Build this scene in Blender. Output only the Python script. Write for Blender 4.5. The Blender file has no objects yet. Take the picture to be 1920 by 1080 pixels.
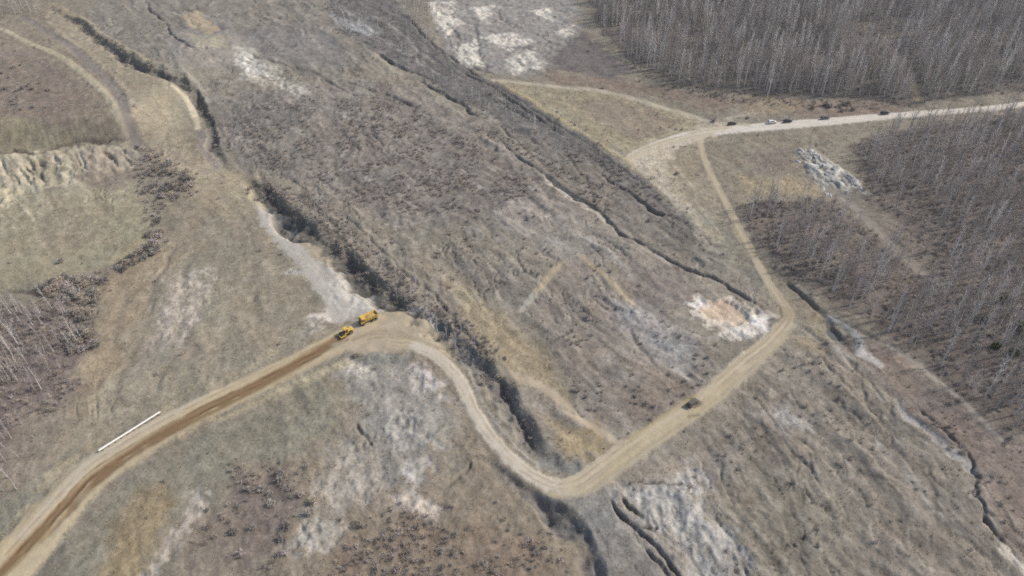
import bpy, bmesh, math, random
import numpy as np
from mathutils import Vector, Matrix

sc = bpy.context.scene
R = math.radians
rng = np.random.default_rng(11)
random.seed(5)

# ------------------------------------------------------------------ camera
H, PITCH, F = 160.0, R(40), 1300.0          # metres above the valley, tilt, focal length in photo pixels
cam = bpy.data.objects.new('camera', bpy.data.cameras.new('camera'))
sc.collection.objects.link(cam)
cam.location = (0, 0, H)
cam.rotation_euler = (R(90) - PITCH, 0, 0)
cam.data.sensor_width = 36
cam.data.lens = F / 1920 * 36
cam.data.clip_start, cam.data.clip_end = 1, 12000
sc.camera = cam

# ------------------------------------------------------------------ sky, sun, exposure
SUN_AZ, SUN_EL = R(75), R(40)                # azimuth from +y towards +x
w = bpy.data.worlds.new('World'); sc.world = w; w.use_nodes = True
nt = w.node_tree
sky = nt.nodes.new('ShaderNodeTexSky'); sky.sky_type = 'NISHITA'; sky.sun_disc = False
sky.sun_elevation, sky.sun_rotation = SUN_EL, SUN_AZ
sky.dust_density = 3.0; sky.air_density = 1.0; sky.ozone_density = 1.0
bg = nt.nodes['Background']; bg.inputs[1].default_value = 0.14
nt.links.new(sky.outputs[0], bg.inputs[0])
sun = bpy.data.objects.new('sun', bpy.data.lights.new('sun', 'SUN'))
sc.collection.objects.link(sun)
sun.data.energy = 3.3; sun.data.angle = R(2.5); sun.data.color = (1, 0.94, 0.84)
sd = Vector((math.sin(SUN_AZ) * math.cos(SUN_EL), math.cos(SUN_AZ) * math.cos(SUN_EL), math.sin(SUN_EL)))
sun.rotation_euler = sd.to_track_quat('Z', 'Y').to_euler()
sun.location = (200, 100, 300)
sc.view_settings.view_transform = 'Standard'; sc.view_settings.look = 'None'
sc.view_settings.exposure = 0.0; sc.view_settings.gamma = 1.0
sc.cycles.max_bounces = 5; sc.cycles.diffuse_bounces = 2; sc.cycles.transparent_max_bounces = 8
sc.cycles.use_denoising = False
sc.cycles.filter_width = 1.8

# ------------------------------------------------------------------ noise and projection
def _hash(ix, iy, seed):
    h = (ix.astype(np.int64) * 374761393 + iy.astype(np.int64) * 668265263 + seed * 974711) & 0xffffffff
    h = ((h ^ (h >> 13)) * 1274126177) & 0xffffffff
    return ((h ^ (h >> 16)) & 0xffff) / 32767.5 - 1.0
def vn(x, y, seed=0):
    ix = np.floor(x); iy = np.floor(y); fx = x - ix; fy = y - iy
    fx = fx * fx * (3 - 2 * fx); fy = fy * fy * (3 - 2 * fy)
    a = _hash(ix, iy, seed); b = _hash(ix + 1, iy, seed); c = _hash(ix, iy + 1, seed); d = _hash(ix + 1, iy + 1, seed)
    return (a + (b - a) * fx) * (1 - fy) + (c + (d - c) * fx) * fy
def fbm(x, y, scale, octv=3, seed=0):
    s, a, t = 0, 1.0, 0
    for o in range(octv):
        s = s + a * vn(x / scale * 2 ** o + 17.3 * o, y / scale * 2 ** o - 9.1 * o, seed + o); t += a; a *= 0.55
    return s / t
def sstep(e0, e1, v):
    t = np.clip((v - e0) / (e1 - e0), 0, 1); return t * t * (3 - 2 * t)

def plane_pt(px, py, z=0.0):
    u, v = px - 960, py - 540
    d = (u, F * math.cos(PITCH) - v * math.sin(PITCH), -F * math.sin(PITCH) - v * math.cos(PITCH))
    k = (z - H) / d[2]
    return d[0] * k, d[1] * k
def hbase(x, y):
    x = np.asarray(x, float); y = np.asarray(y, float)
    h = 1.5 * np.sin(x / 61 + 1.3) * np.sin(y / 83) + 10 * sstep(40, 330, x) * sstep(250, 560, y) + 5 * sstep(60, 260, x) * sstep(330, 150, y)
    # terrace above the clay bluff on the left
    ax, ay = plane_pt(-60, 262); bx, by = plane_pt(255, 250)
    nx, ny = -(by - ay), bx - ax; L = math.hypot(nx, ny); nx /= L; ny /= L
    dd = (x - ax) * nx + (y - ay) * ny
    h = h + 9 * sstep(-15, 1, dd) * sstep(bx + 22, bx - 6, x) * sstep(150, 70, dd)
    return h
def W(px, py):
    """world ground point below a photo pixel"""
    z = 0.0
    for _ in range(8):
        x, y = plane_pt(px, py, z); z = 0.5 * z + 0.5 * float(hbase(x, y))
    return x, y
def WP(pts): return np.array([W(p[0], p[1]) for p in pts])

# ------------------------------------------------------------------ ground grid (a fan of rows, denser near)
rows = [62.0]
while rows[-1] < 545: rows.append(rows[-1] + 0.40 + (rows[-1] - 60) * 0.0016)
NR0 = len(rows)
far = []; y_, st = rows[-1], 2.0
while y_ < 5200: st *= 1.3; y_ += st; far.append(y_)
near = []; y_, st = rows[0], 1.0
while y_ > -1500: st *= 1.35; y_ -= st; near.append(y_)
ROWS = np.array(near[::-1] + rows + far)
s0 = list(np.linspace(-1, 1, 1001)); ext = []; s_, st = 1.0, 0.004
while s_ < 14: st *= 1.35; s_ += st; ext.append(s_)
COLS = np.array([-e for e in ext[::-1]] + s0 + ext)
def HW(y): return 95 + 0.62 * np.maximum(y, 0)
GY = np.repeat(ROWS[:, None], len(COLS), 1)
GX = COLS[None, :] * HW(GY)
shp = GX.shape
X = GX.ravel(); Y = GY.ravel(); NV = len(X)
Z = hbase(X, Y)
n12 = fbm(X, Y, 14, 3, 3); n5 = fbm(X, Y, 5.0, 3, 8); n2 = fbm(X, Y, 1.9, 2, 21); n40 = fbm(X, Y, 45, 3, 33); n3b = fbm(X, Y, 3.0, 3, 51)
wx = X + 2.4 * n12 + 1.2 * n5 + 2 * n40; wy = Y + 2.4 * fbm(X, Y, 14, 3, 61) + 1.2 * n3b - 2 * n40      # wandering edges
rx = X + 0.35 * n5 + 0.25 * n2; ry = Y + 0.35 * n3b + 0.25 * n2
CLS = np.zeros(NV, np.int32)
dv = WP([(900, 150), (1450, 560)]); dv = (dv[1] - dv[0]) / np.linalg.norm(dv[1] - dv[0])      # run of the valley
uu_ = X * dv[0] + Y * dv[1] + 5 * n40; vv_ = -X * dv[1] + Y * dv[0] + 11 * n40 + 1.6 * n12
strk = fbm(uu_ / 7 + .5 * n12, vv_ / 1.5 + .6 * n5, 1.0, 3, 131)
ridge = fbm(uu_ / 22, vv_ / 5.0 + .3 * n12, 1.0, 3, 141)          # long low ridges of the earthflow
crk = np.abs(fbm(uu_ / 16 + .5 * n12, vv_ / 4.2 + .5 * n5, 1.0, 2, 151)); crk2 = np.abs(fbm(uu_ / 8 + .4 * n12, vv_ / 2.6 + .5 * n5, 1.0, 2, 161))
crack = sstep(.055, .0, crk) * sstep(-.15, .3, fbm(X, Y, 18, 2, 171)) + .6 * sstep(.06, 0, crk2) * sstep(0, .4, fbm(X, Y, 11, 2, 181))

GAIN = 0.80
def lin(c, g=1.0):
    c = np.array(c[:3], float) / 255
    return np.where(c <= 0.04045, c / 12.92, ((c + 0.055) / 1.055) ** 2.4) * GAIN * g
COL = np.empty((NV, 3)); COL[:] = lin((148, 140, 124))

def dist_line(P, qx, qy, pad):
    """distance to a polyline and position along it, for the vertices within pad of it"""
    lo = P.min(0) - pad; hi = P.max(0) + pad
    idx = np.nonzero((qx > lo[0]) & (qx < hi[0]) & (qy > lo[1]) & (qy < hi[1]))[0]
    x, y = qx[idx], qy[idx]
    best = np.full(len(idx), 1e9); tt = np.zeros(len(idx)); side = np.zeros(len(idx))
    for i in range(len(P) - 1):
        a, b = P[i], P[i + 1]; d = b - a; l2 = d @ d + 1e-9
        t = np.clip(((x - a[0]) * d[0] + (y - a[1]) * d[1]) / l2, 0, 1)
        ex = x - a[0] - t * d[0]; ey = y - a[1] - t * d[1]
        q = np.hypot(ex, ey); m = q < best
        best[m] = q[m]; tt[m] = i + t[m]
        side[m] = np.sign(d[0] * ey - d[1] * ex)[m]
    return idx, best, tt, side
def smooth(P, n=4):
    """Catmull-Rom through the traced points"""
    P = np.asarray(P, float); Q = np.vstack([2 * P[0] - P[1], P, 2 * P[-1] - P[-2]]); out = []
    for i in range(1, len(Q) - 2):
        for k in range(n):
            t = k / n
            out.append(0.5 * (2 * Q[i] + (Q[i + 1] - Q[i - 1]) * t + (2 * Q[i - 1] - 5 * Q[i] + 4 * Q[i + 1] - Q[i + 2]) * t * t + (3 * Q[i] - Q[i - 1] - 3 * Q[i + 1] + Q[i + 2]) * t ** 3))
    out.append(P[-1]); return np.array(out)
def blend(idx, a, c):
    COL[idx] += (np.asarray(c) - COL[idx]) * a[:, None]

def stroke(pts, width, col=None, soft=0.8, dz=0.0, a=1.0, cls=0, road=False, brk=0.0, flat=False, asym=0.0, off=0.0, rough=0.0):
    """a traced line on the ground: a colour, a height step, a surface class. width (metres) may be a list"""
    P0 = WP(pts); P = smooth(P0)
    if off:
        T = np.gradient(P, axis=0); T /= np.linalg.norm(T, axis=1)[:, None] + 1e-9; P = P + off * np.stack([-T[:, 1], T[:, 0]], 1)
    wd = np.interp(np.linspace(0, 1, len(P)), np.linspace(0, 1, len(width)), width) if hasattr(width, '__len__') else np.full(len(P), width)
    qx, qy = (rx, ry) if road else (wx, wy)
    if road is None: qx, qy = X + 1.0 * n5 + .5 * n2, Y + 1.0 * n3b - .5 * n2
    if rough: qx, qy = qx + rough * (n5 + .7 * n2), qy + rough * (n3b - .7 * n2)
    idx, d, t, side = dist_line(P, qx, qy, wd.max() + soft + 5)
    if not len(idx): return
    hw = np.interp(t, np.arange(len(P)), wd) / 2
    dep = 1.0
    if road is None or (dz < -.4 and not road):                # gullies: ragged, tapering out at both ends
        f = t / (len(P) - 1); k = sstep(0, .16, f) * sstep(1, .84, f) * np.clip(.78 + .75 * n5[idx] + .5 * n12[idx], .12, 1.35)
        hw = hw * (.35 + .65 * k); dep = k; soft = soft * .75
    m = sstep(hw + soft, np.maximum(hw - soft, 0), d)
    if flat:
        zl = np.interp(t, np.arange(len(P)), hbase(P[:, 0], P[:, 1]))
        k = sstep(hw + 3, hw, d); Z[idx] += (zl - Z[idx]) * k * 0.9
    if brk: m = m * sstep(-brk, 0.35, n5[idx] + 0.6 * n12[idx])
    if col is not None: blend(idx, np.clip(m * a * (.45 + .55 * dep), 0, 1), lin(col))
    if dz:
        k = m if not asym else np.where(side * asym > 0, sstep(hw + soft * 3, 0, d), m)
        Z[idx] += dz * k * dep
    if cls: CLS[idx[m * dep > 0.4]] = cls
    return idx, m

def sd_poly(P, qx, qy, pad):
    idx, d, t, s = dist_line(np.vstack([P, P[:1]]), qx, qy, pad)
    x, y = qx[idx], qy[idx]; ins = np.zeros(len(idx), bool)
    for i in range(len(P)):
        a, b = P[i], P[(i + 1) % len(P)]
        if a[1] == b[1]: continue
        c = ((a[1] > y) != (b[1] > y)) & (x < (b[0] - a[0]) * (y - a[1]) / (b[1] - a[1]) + a[0])
        ins ^= c
    return idx, np.where(ins, -d, d)
MASKS = {}
def zone(pts, col=None, soft=4.0, a=1.0, dz=0.0, cls=0, rag=2.0, streak=None, mott=0.0, name=None, hum=0.0, sz=0.0, brk=None):
    """a traced patch of ground cover; rag = ragged edge in metres, streak = (px, py, px, py, strength, width)"""
    P = WP(pts)
    idx, s = sd_poly(P, wx, wy, soft + rag + (22 if name else 5))
    if not len(idx): return
    s = s + rag * (1.3 * n5[idx] + 0.9 * n2[idx] + .5 * n12[idx])
    m = sstep(soft * .7, -soft * .7, s)
    if col is not None and brk is None: brk = min(col) > 150 and soft <= 4.5 and not cls
    if brk: m = m * np.clip(.95 + 1.0 * strk[idx] + .5 * n2[idx] + .6 * n5[idx], 0, 1.1); m = np.clip(m, 0, 1); Z[idx] += .35 * m * (n3b[idx] + n2[idx])
    if col is not None:
        c = np.repeat(lin(col)[None] * (np.array([1.2, 1.165, 1.09]) if brk else 1.0), len(idx), 0)
        if streak:
            A, B = WP([streak[:2], streak[2:4]]); d = (B - A) / np.linalg.norm(B - A)
            u = X[idx] * d[0] + Y[idx] * d[1]; v = -X[idx] * d[1] + Y[idx] * d[0]
            q = fbm(u / 9 + 0.4 * n12[idx], v / streak[5], 1.0, 3, 77)
            c *= (1 + streak[4] * q)[:, None]
            if sz: Z[idx] += sz * q * m
        if mott: c *= (1 + mott * (n3b[idx] + 0.7 * n2[idx]))[:, None]
        mm = (m * a)[:, None]
        COL[idx] += (c - COL[idx]) * mm
    if dz: Z[idx] += dz * m
    if hum: Z[idx] += hum * m * (n5[idx] + 0.5 * n2[idx])
    if cls: CLS[idx[m > 0.5]] = cls
    if name:
        if name not in ('wood_top', 'wood_right', 'wood_left', 'clearing'): m = sstep(7, -7, s + 5 * n12[idx] + 3 * n40[idx])
        k = np.zeros(NV, np.float32); k[idx] = m; MASKS[name] = np.maximum(MASKS[name], k) if name in MASKS else k
# ------------------------------------------------------------------ ground cover traced as patches (photo pixels -> world points)
VAL = (900, 150, 1450, 560)                  # run of the valley
# broad zones
zone([(-300,-40),(110,-40),(170,70),(240,180),(255,262),(60,285),(-300,300)], (150,139,121), 5, mott=.10, hum=.25)
zone([(-300,60),(60,95),(130,140),(190,200),(120,240),(40,225),(-300,190)], (141,127,120), 7, .6, mott=.12)
zone([(-300,215),(60,225),(150,250),(110,280),(-300,292)], (166,156,128), 5, .8)
zone([(-300,395),(50,360),(270,335),(285,420),(210,490),(100,530),(-300,545)], (164,156,131), 5, mott=.06, streak=(120,370,240,440,.10,1.6))
zone([(60,400),(150,390),(180,440),(120,470),(80,450)], (156,146,128), 6, .6)
zone([(380,320),(470,335),(545,440),(700,560),(640,625),(300,790),(120,880),(150,760),(180,640),(235,515),(340,420)], (157,148,129), 4, streak=(420,360,230,700,.10,2.2), mott=.06)
zone([(180,520),(300,465),(330,480),(260,600),(190,760),(110,860),(150,700),(190,600)], (167,151,126), 5, .8, streak=(300,470,180,760,.12,2.0))
zone([(350,320),(430,310),(470,350),(440,390),(360,380)], (166,153,128), 4, .8)
zone([(150,40),(240,-60),(720,-60),(780,60),(640,140),(520,170),(430,180),(400,250),(340,150),(260,110)], (141,137,124), 5, mott=.08, streak=VAL+(.10,2.5))
zone([(300,60),(420,30),(480,110),(330,120)], (142,140,140), 5, .6)
zone([(430,60),(560,40),(660,80),(640,125),(560,120),(500,105)], (130,130,134), 9, .7, streak=VAL+(.12,2.0))
zone([(420,180),(520,160),(700,150),(800,170),(900,240),(1010,330),(1080,400),(1000,420),(860,440),(740,440),(640,400),(560,340),(460,310),(410,260)], (143,135,128), 6, mott=.14, hum=.35)
zone([(640,190),(760,190),(830,250),(920,300),(1010,360),(960,400),(760,400),(680,385),(600,345),(630,280)], (133,125,121), 6, .9, mott=.16, name='scrub')
zone([(430,190),(560,190),(600,260),(570,320),(470,310)], (132,129,122), 6, .8, mott=.14, name='scrub')
zone([(460,170),(540,165),(560,250),(480,280),(430,240)], (118,118,120), 7, .6, mott=.14)
zone([(640,390),(760,430),(900,410),(1010,430),(1060,490),(1000,580),(900,540),(780,500),(700,470)], (147,140,124), 6, mott=.09, streak=(700,440,1000,470,.13,1.8), name='sparse')
zone([(840,490),(1000,500),(990,580),(920,570),(850,520)], (132,128,124), 6, .6)
zone([(900,410),(980,370),(1100,420),(1200,470),(1130,500),(1050,480),(960,440)], (150,146,138), 6, .9, mott=.07)
zone([(780,495),(860,515),(950,580),(1005,640),(1040,700),(1070,760),(1000,725),(935,690),(890,630),(840,560)], (164,151,122), 5, .85, mott=.10)
zone([(980,590),(1060,500),(1110,490),(1200,590),(1290,600),(1330,660),(1300,745),(1170,825),(1080,770),(1060,740),(1030,650)], (149,139,128), 4, mott=.08, streak=(1080,560,1200,720,.12,1.8), name='sparse')
zone([(1140,560),(1240,570),(1310,640),(1280,700),(1230,680),(1180,620)], (146,146,149), 6, .75, mott=.10)
zone([(1170,575),(1225,590),(1240,620),(1200,610)], (160,158,168), 4, .6)
zone([(1150,480),(1280,500),(1320,560),(1280,590),(1190,570)], (144,131,127), 6, .8, mott=.10)
zone([(1260,380),(1330,390),(1400,480),(1450,560),(1400,560),(1300,490),(1230,440)], (149,145,131), 4, mott=.07)
zone([(1150,420),(1240,400),(1330,490),(1260,480)], (134,130,119), 6, .7, mott=.10)
zone([(930,148),(1060,158),(1200,185),(1340,235),(1250,268),(1190,300),(1080,240)], (166,156,130), 3, mott=.05, streak=(930,150,1250,240,.08,3))
zone([(1070,190),(1150,185),(1290,230),(1200,262),(1110,225)], (155,142,125), 5, .8)
zone([(1190,300),(1300,268),(1320,330),(1380,440),(1300,390)], (162,152,131), 4, .9, mott=.08)
zone([(1330,260),(1500,250),(1620,250),(1600,300),(1500,290),(1520,350),(1380,370),(1330,300)], (150,141,124), 5, mott=.10)
zone([(1390,330),(1480,335),(1540,350),(1560,372),(1490,370),(1400,360)], (174,158,126), 5, .8, mott=.10)
zone([(1400,290),(1480,280),(1500,320),(1420,330)], (134,122,114), 5, .7)
# pale mottled slope at the top centre
zone([(790,-60),(1075,-60),(1095,50),(1030,110),(1010,138),(900,138),(830,100)], (156,152,146), 5, mott=.24, hum=.6, rag=5, brk=False)
for p in ([(800,5),(850,0),(870,50),(835,70)], [(850,90),(900,70),(905,120),(870,128)], [(900,70),(960,60),(1000,75),(950,92)], [(945,112),(1000,90),(1018,128),(960,138)], [(1040,60),(1078,45),(1070,70)], [(880,15),(930,10),(915,45)], [(995,20),(1040,15),(1045,45)]):
    zone(p, (206,203,196), 2.2, 1, rag=3)
for ln in ([(890,30),(897,70),(900,105),(915,138)], [(915,98),(960,86),(1010,96),(1060,90)], [(840,40),(860,70),(850,100)], [(930,20),(950,45),(990,55)], [(1000,60),(1030,80),(1020,110)], [(960,110),(990,125),(1010,140)], [(860,110),(890,128),(930,138)]):
    stroke(ln, [1,2.4,1], (104,100,98), 1.4, -.8, .7, rough=1.5)
zone([(1090,60),(1190,130),(1150,150),(1040,130),(1030,110)], (116,108,108), 4, .8, mott=.1)
zone([(1020,130),(1150,148),(1260,165),(1400,190),(1360,215),(1220,180),(1040,160)], (146,130,116), 4, .9, mott=.10)
zone([(1400,180),(1500,182),(1520,205),(1400,215)], (168,150,124), 4, .8, mott=.1)
zone([(1500,190),(1700,190),(1680,212),(1500,222)], (148,130,116), 4, .8, mott=.1)
# woods floor
zone([(1050,-200),(2600,-200),(2600,150),(1920,172),(1700,198),(1640,188),(1500,182),(1400,180),(1270,160),(1190,120),(1120,55)], (118,110,103), 4, mott=.14, name='wood_top')
zone([(1600,275),(1700,240),(1920,214),(2600,190),(2600,1000),(1920,810),(1850,790),(1740,690),(1650,620),(1590,585),(1470,515),(1405,440),(1385,380),(1490,378),(1560,372),(1640,440),(1700,440),(1650,385),(1610,330)], (124,114,106), 4, mott=.16, name='wood_right')
zone([(1585,338),(1640,375),(1700,425),(1760,490),(1790,540),(1740,520),(1680,462),(1620,405),(1560,365)], (135,126,115), 4, .8, mott=.08, name='clearing')
zone([(1560,640),(1680,650),(1800,760),(1900,820),(2100,900),(2100,1080),(1900,1040),(1840,930),(1800,860),(1700,770)], (141,128,118), 4, mott=.08, streak=(1600,680,1900,960,.10,2.2), name='sparse')
# lower right slope
zone([(1330,780),(1440,690),(1560,660),(1700,790),(1830,930),(1900,1060),(1960,1160),(1380,1160),(1360,1000),(1300,880)], (141,133,120), 5, mott=.10, hum=.25, streak=(1500,700,1800,1000,.10,2.0), name='low')
zone([(1330,900),(1500,880),(1640,960),(1700,1100),(1400,1100)], (140,132,112), 8, .6, mott=.08)
zone([(1380,770),(1480,750),(1540,790),(1480,800)], (158,156,156), 3, .7, rag=3, mott=.1)
zone([(1560,690),(1620,690),(1650,760),(1600,770)], (153,135,112), 4, .7)
zone([(1590,985),(1760,1000),(1800,1120),(1560,1120)], (138,124,112), 6, .6, mott=.1)
zone([(1140,920),(1230,890),(1305,868),(1318,925),(1352,985),(1395,1050),(1390,1160),(1290,1160),(1250,1040),(1200,980)], (163,163,163), 4, .85, rag=5, mott=.13, streak=(1180,930,1300,1060,.12,1.6))
zone([(1060,930),(1130,920),(1180,975),(1230,1040),(1260,1160),(1130,1160),(1100,1030)], (150,148,144), 3, mott=.10)
zone([(1300,870),(1370,830),(1400,900),(1330,910)], (150,146,138), 4, .6)
# lower centre
zone([(640,680),(740,640),(820,680),(880,760),(940,850),(1010,920),(1100,1040),(1140,1160),(380,1160),(420,1000),(520,800),(600,720)], (150,139,122), 4, mott=.10, hum=.25)
zone([(620,690),(700,665),(770,690),(850,735),(860,810),(800,840),(700,800),(640,740)], (158,153,143), 4, .9, mott=.08)
zone([(735,690),(790,675),(840,710),(845,745),(800,735),(760,715)], (187,184,184), 2.2, .95, rag=2.5)
zone([(640,680),(690,672),(730,700),(700,715),(650,705)], (185,182,174), 2.2, .9, rag=2.5)
zone([(665,655),(720,650),(765,665),(745,688),(690,680)], (141,143,136), 2, .9, mott=.06)
zone([(700,780),(790,760),(830,840),(740,850),(690,830)], (164,163,160), 3, .8, mott=.10)
zone([(760,780),(790,785),(785,825),(755,820)], (186,185,188), 2, .6, rag=2.5)
zone([(760,868),(792,865),(796,912),(765,925),(745,900)], (192,190,190), 1.6, .95, rag=2)
zone([(720,935),(780,930),(825,955),(820,975),(760,970)], (202,194,186), 1.4, .95, rag=1.6)
zone([(610,840),(690,830),(700,930),(620,960),(580,1010),(600,1040),(560,1040),(590,920)], (172,168,160), 3.5, .8, rag=4, mott=.12)
zone([(540,1010),(640,960),(660,990),(590,1040)], (178,175,170), 2.5, .7, rag=3)
zone([(440,890),(540,880),(580,930),(520,1010),(440,1080),(400,1010)], (130,118,112), 6, .8, mott=.12, name='scrub2')
zone([(640,1000),(820,970),(1000,1000),(1060,1160),(560,1160)], (142,126,110), 7, .8, mott=.14, name='scrub2')
zone([(560,700),(640,720),(650,800),(560,840),(520,790)], (152,145,124), 5, .7, mott=.07)
# lower left
zone([(230,920),(330,860),(460,790),(600,720),(640,760),(560,860),(440,880),(400,920),(330,960),(280,1080),(60,1160)], (149,144,127), 4, mott=.07, streak=(300,900,480,800,.07,2))
zone([(240,930),(310,905),(320,960),(270,1090),(170,1100),(200,1000)], (165,147,114), 4, .85, mott=.09)
zone([(370,920),(398,930),(360,985),(320,1030),(290,1100),(262,1100),(310,1000),(345,950)], (178,172,165), 1.6, .9, rag=3.5)
zone([(400,960),(450,940),(470,1090),(330,1090),(340,1010)], (150,138,124), 4, .7, mott=.08)
zone([(-300,560),(140,570),(190,640),(160,690),(140,760),(90,830),(30,900),(-300,1000)], (131,119,113), 5, mott=.12, name='wood_left')
zone([(40,770),(130,740),(150,800),(90,880),(60,940),(0,1000),(10,880)], (150,140,124), 5, .8, mott=.09)
zone([(-200,990),(30,930),(120,860),(150,840),(160,870),(60,965),(0,1020),(-200,1130)], (148,144,128), 3, .9)
# pale patch on the fan
zone([(320,525),(385,500),(410,555),(375,600),(340,640),(280,650),(300,590)], (180,172,164), 3, .85, rag=4, mott=.1)
zone([(280,650),(345,640),(260,740),(240,700)], (168,162,150), 4, .5, rag=4)
zone([(90,10),(160,60),(240,120),(320,150),(360,250),(420,320),(480,400),(430,410),(350,330),(260,280),(235,220),(190,150),(110,80)], (174,162,138), 5, .65, brk=False)
zone([(640,690),(760,680),(860,740),(840,830),(780,920),(700,950),(600,1010),(560,1040),(620,850),(680,780)], (172,168,160), 7, .5, rag=6, mott=.14, brk=False)
# pale gravel flat beside the creek
G_BED = [(462,372),(500,392),(545,425),(600,480),(660,515),(705,545),(735,572),(745,590),(705,590),(660,602),(620,598),(600,560),(572,520),(545,490),(520,455),(490,420)]
zone(G_BED, (188,183,174), 1.8, cls=6, rag=1.4, mott=.05)
zone([(600,525),(650,515),(700,550),(720,575),(660,590),(620,565)], (196,194,190), 2, .8)
zone([(545,440),(620,480),(655,510),(600,490)], (163,150,124), 2, .7)
zone([(575,590),(615,578),(625,600),(585,608)], (206,200,194), 1.2, .95, rag=2)
zone([(545,500),(570,515),(530,520)], (182,182,178), 1.6, .7, rag=2)
zone([(560,625),(600,605),(615,620),(570,640)], (176,172,166), 1.5, .7, rag=2.5)
# clay bluff
BLUFF = [(-300,300),(20,288),(60,284),(110,278),(250,264),(252,318),(200,335),(165,345),(75,350),(40,358),(0,392),(-300,410)]
zone(BLUFF, (192,183,158), 2.0, cls=8, rag=2, mott=.14, streak=(60,290,95,350,.20,2.6), sz=.9)
zone([(55,305),(80,290),(105,300),(125,345),(90,348)], (160,152,128), 2, .7, rag=2.5, brk=False)
zone([(130,295),(160,290),(190,330),(150,342)], (150,138,122), 2, .6, rag=2.5, brk=False)
zone([(120,285),(250,268),(250,318),(180,325)], (174,162,146), 3, .8, rag=3)
zone([(150,325),(250,320),(255,360),(160,350)], (146,134,122), 4, .7)
zone([(0,340),(40,355),(20,392),(-60,400)], (196,187,160), 3, .8)
zone([(1500,284),(1530,282),(1560,300),(1612,342),(1600,366),(1560,348),(1545,352),(1520,325)], (180,181,178), 2, .95, rag=2.0, mott=.18, hum=.7, streak=(1515,290,1580,350,.35,1.3), sz=1.2, dz=1.0)
# shale slope with sparse wood beside the second creek
SHALE = [(600,-40),(705,-40),(790,60),(850,115),(930,155),(1010,205),(1090,255),(1170,310),(1250,372),(1300,430),(1240,420),(1130,330),(1010,270),(950,240),(880,200),(780,140),(700,95),(640,60)]
zone(SHALE, (112,111,113), 3, mott=.12, streak=VAL+(.22,1.6), name='shale')
zone([(960,250),(1100,300),(1200,350),(1300,440),(1290,490),(1220,440),(1150,400),(1060,350)], (133,127,118), 4, .85, mott=.12, streak=VAL+(.14,1.8), name='sparse')

# ------------------------------------------------------------------ the earthflow: grey broken ground with long ridges, steps and cracks down the valley
FLOW = [(150,40),(260,-60),(705,-60),(850,110),(1090,255),(1300,420),(1480,600),(1620,660),(1900,960),(1960,1160),(1150,1160),(1100,950),(1030,870),(925,690),(720,520),(600,400),(450,320),(390,230),(330,150)]
fi, fs = sd_poly(WP(FLOW), wx, wy, 12); flow = np.zeros(NV); flow[fi] = sstep(4, -4, fs)
lum = (COL @ np.array([.25, .6, .15]))[:, None]; neutral = lum * (lin((133, 126, 117)) / float(lin((133, 126, 117)) @ np.array([.25, .6, .15])))
COL += (neutral - COL) * (.5 * flow)[:, None]
blot = fbm(uu_ / 2.2, vv_, 6.5, 3, 211)
COL *= (1 - flow * (-.05 - .12 * strk - .08 * ridge - .24 * blot))[:, None]
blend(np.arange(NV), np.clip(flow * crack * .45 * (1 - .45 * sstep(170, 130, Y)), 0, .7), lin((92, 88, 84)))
blend(np.arange(NV), np.clip(flow * sstep(.25, .6, strk + .4 * n2) * .3, 0, 1), lin((166, 161, 150)))
low_ = flow * sstep(170, 130, Y)
Z += flow * (.8 * ridge + .08 * strk - .7 * crack * (1 - .5 * low_))
other = (1 - flow) * sstep(.1, .5, fbm(X, Y, 25, 2, 191))
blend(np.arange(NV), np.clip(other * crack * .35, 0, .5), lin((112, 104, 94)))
Z += (1 - flow) * (.35 * ridge - .5 * other * crack)
# clay pit
PIT = [(1286,578),(1322,556),(1372,552),(1410,570),(1448,600),(1445,615),(1400,632),(1350,622),(1310,604)]
zone(PIT, (214,203,188), 1.6, cls=9, rag=4.0, mott=.06)
zone([(1305,572),(1355,558),(1412,576),(1405,606),(1372,604),(1325,600)], (218,194,166), 2.5, .85, rag=3.5, mott=.09, dz=-1.0, brk=False)
zone([(1405,585),(1440,600),(1440,618),(1412,610)], (238,235,232), 1.2, 1)
zone([(1288,570),(1318,558),(1334,570),(1300,588)], (228,224,218), 1.2, .95, brk=False)
zone([(1340,628),(1385,620),(1440,612),(1430,628),(1380,642)], (214,211,208), 1.6, .9)
# white scar on the upper slope, and other scars
zone([(437,92),(465,90),(505,125),(540,150),(585,170),(560,180),(510,160),(455,150)], (182,180,172), 2.4, .9, rag=4, mott=.12)
zone([(442,100),(475,105),(500,140),(460,140)], (203,202,198), 2, .8, rag=3)
zone([(338,25),(375,20),(405,50),(395,65),(350,45)], (186,170,142), 2.4, .95, rag=2)
zone([(350,62),(420,70),(430,92),(370,90)], (170,164,142), 3, .7, rag=3)
zone([(608,20),(650,35),(720,60),(690,70),(630,45)], (163,166,170), 3, .8, rag=3)
zone([(1140,585),(1200,590),(1215,640),(1160,620)], (158,158,166), 4, .35)
zone([(840,530),(900,555),(960,600),(1000,650),(1030,700),(1055,745),(1000,722),(945,690),(900,640)], (166,152,122), 4, .7, mott=.12, brk=False)
zone([(1185,580),(1230,590),(1300,650),(1260,680),(1210,640)], (156,156,160), 4, .6)
zone([(1150,925),(1230,890),(1305,868),(1318,925),(1352,985),(1395,1050),(1380,1110),(1300,1080),(1250,1010)], (168,168,168), 4, .8, rag=4)
zone([(1000,385),(1090,400),(1120,430),(1040,425)], (160,152,143), 4, .6, rag=4)
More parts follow.
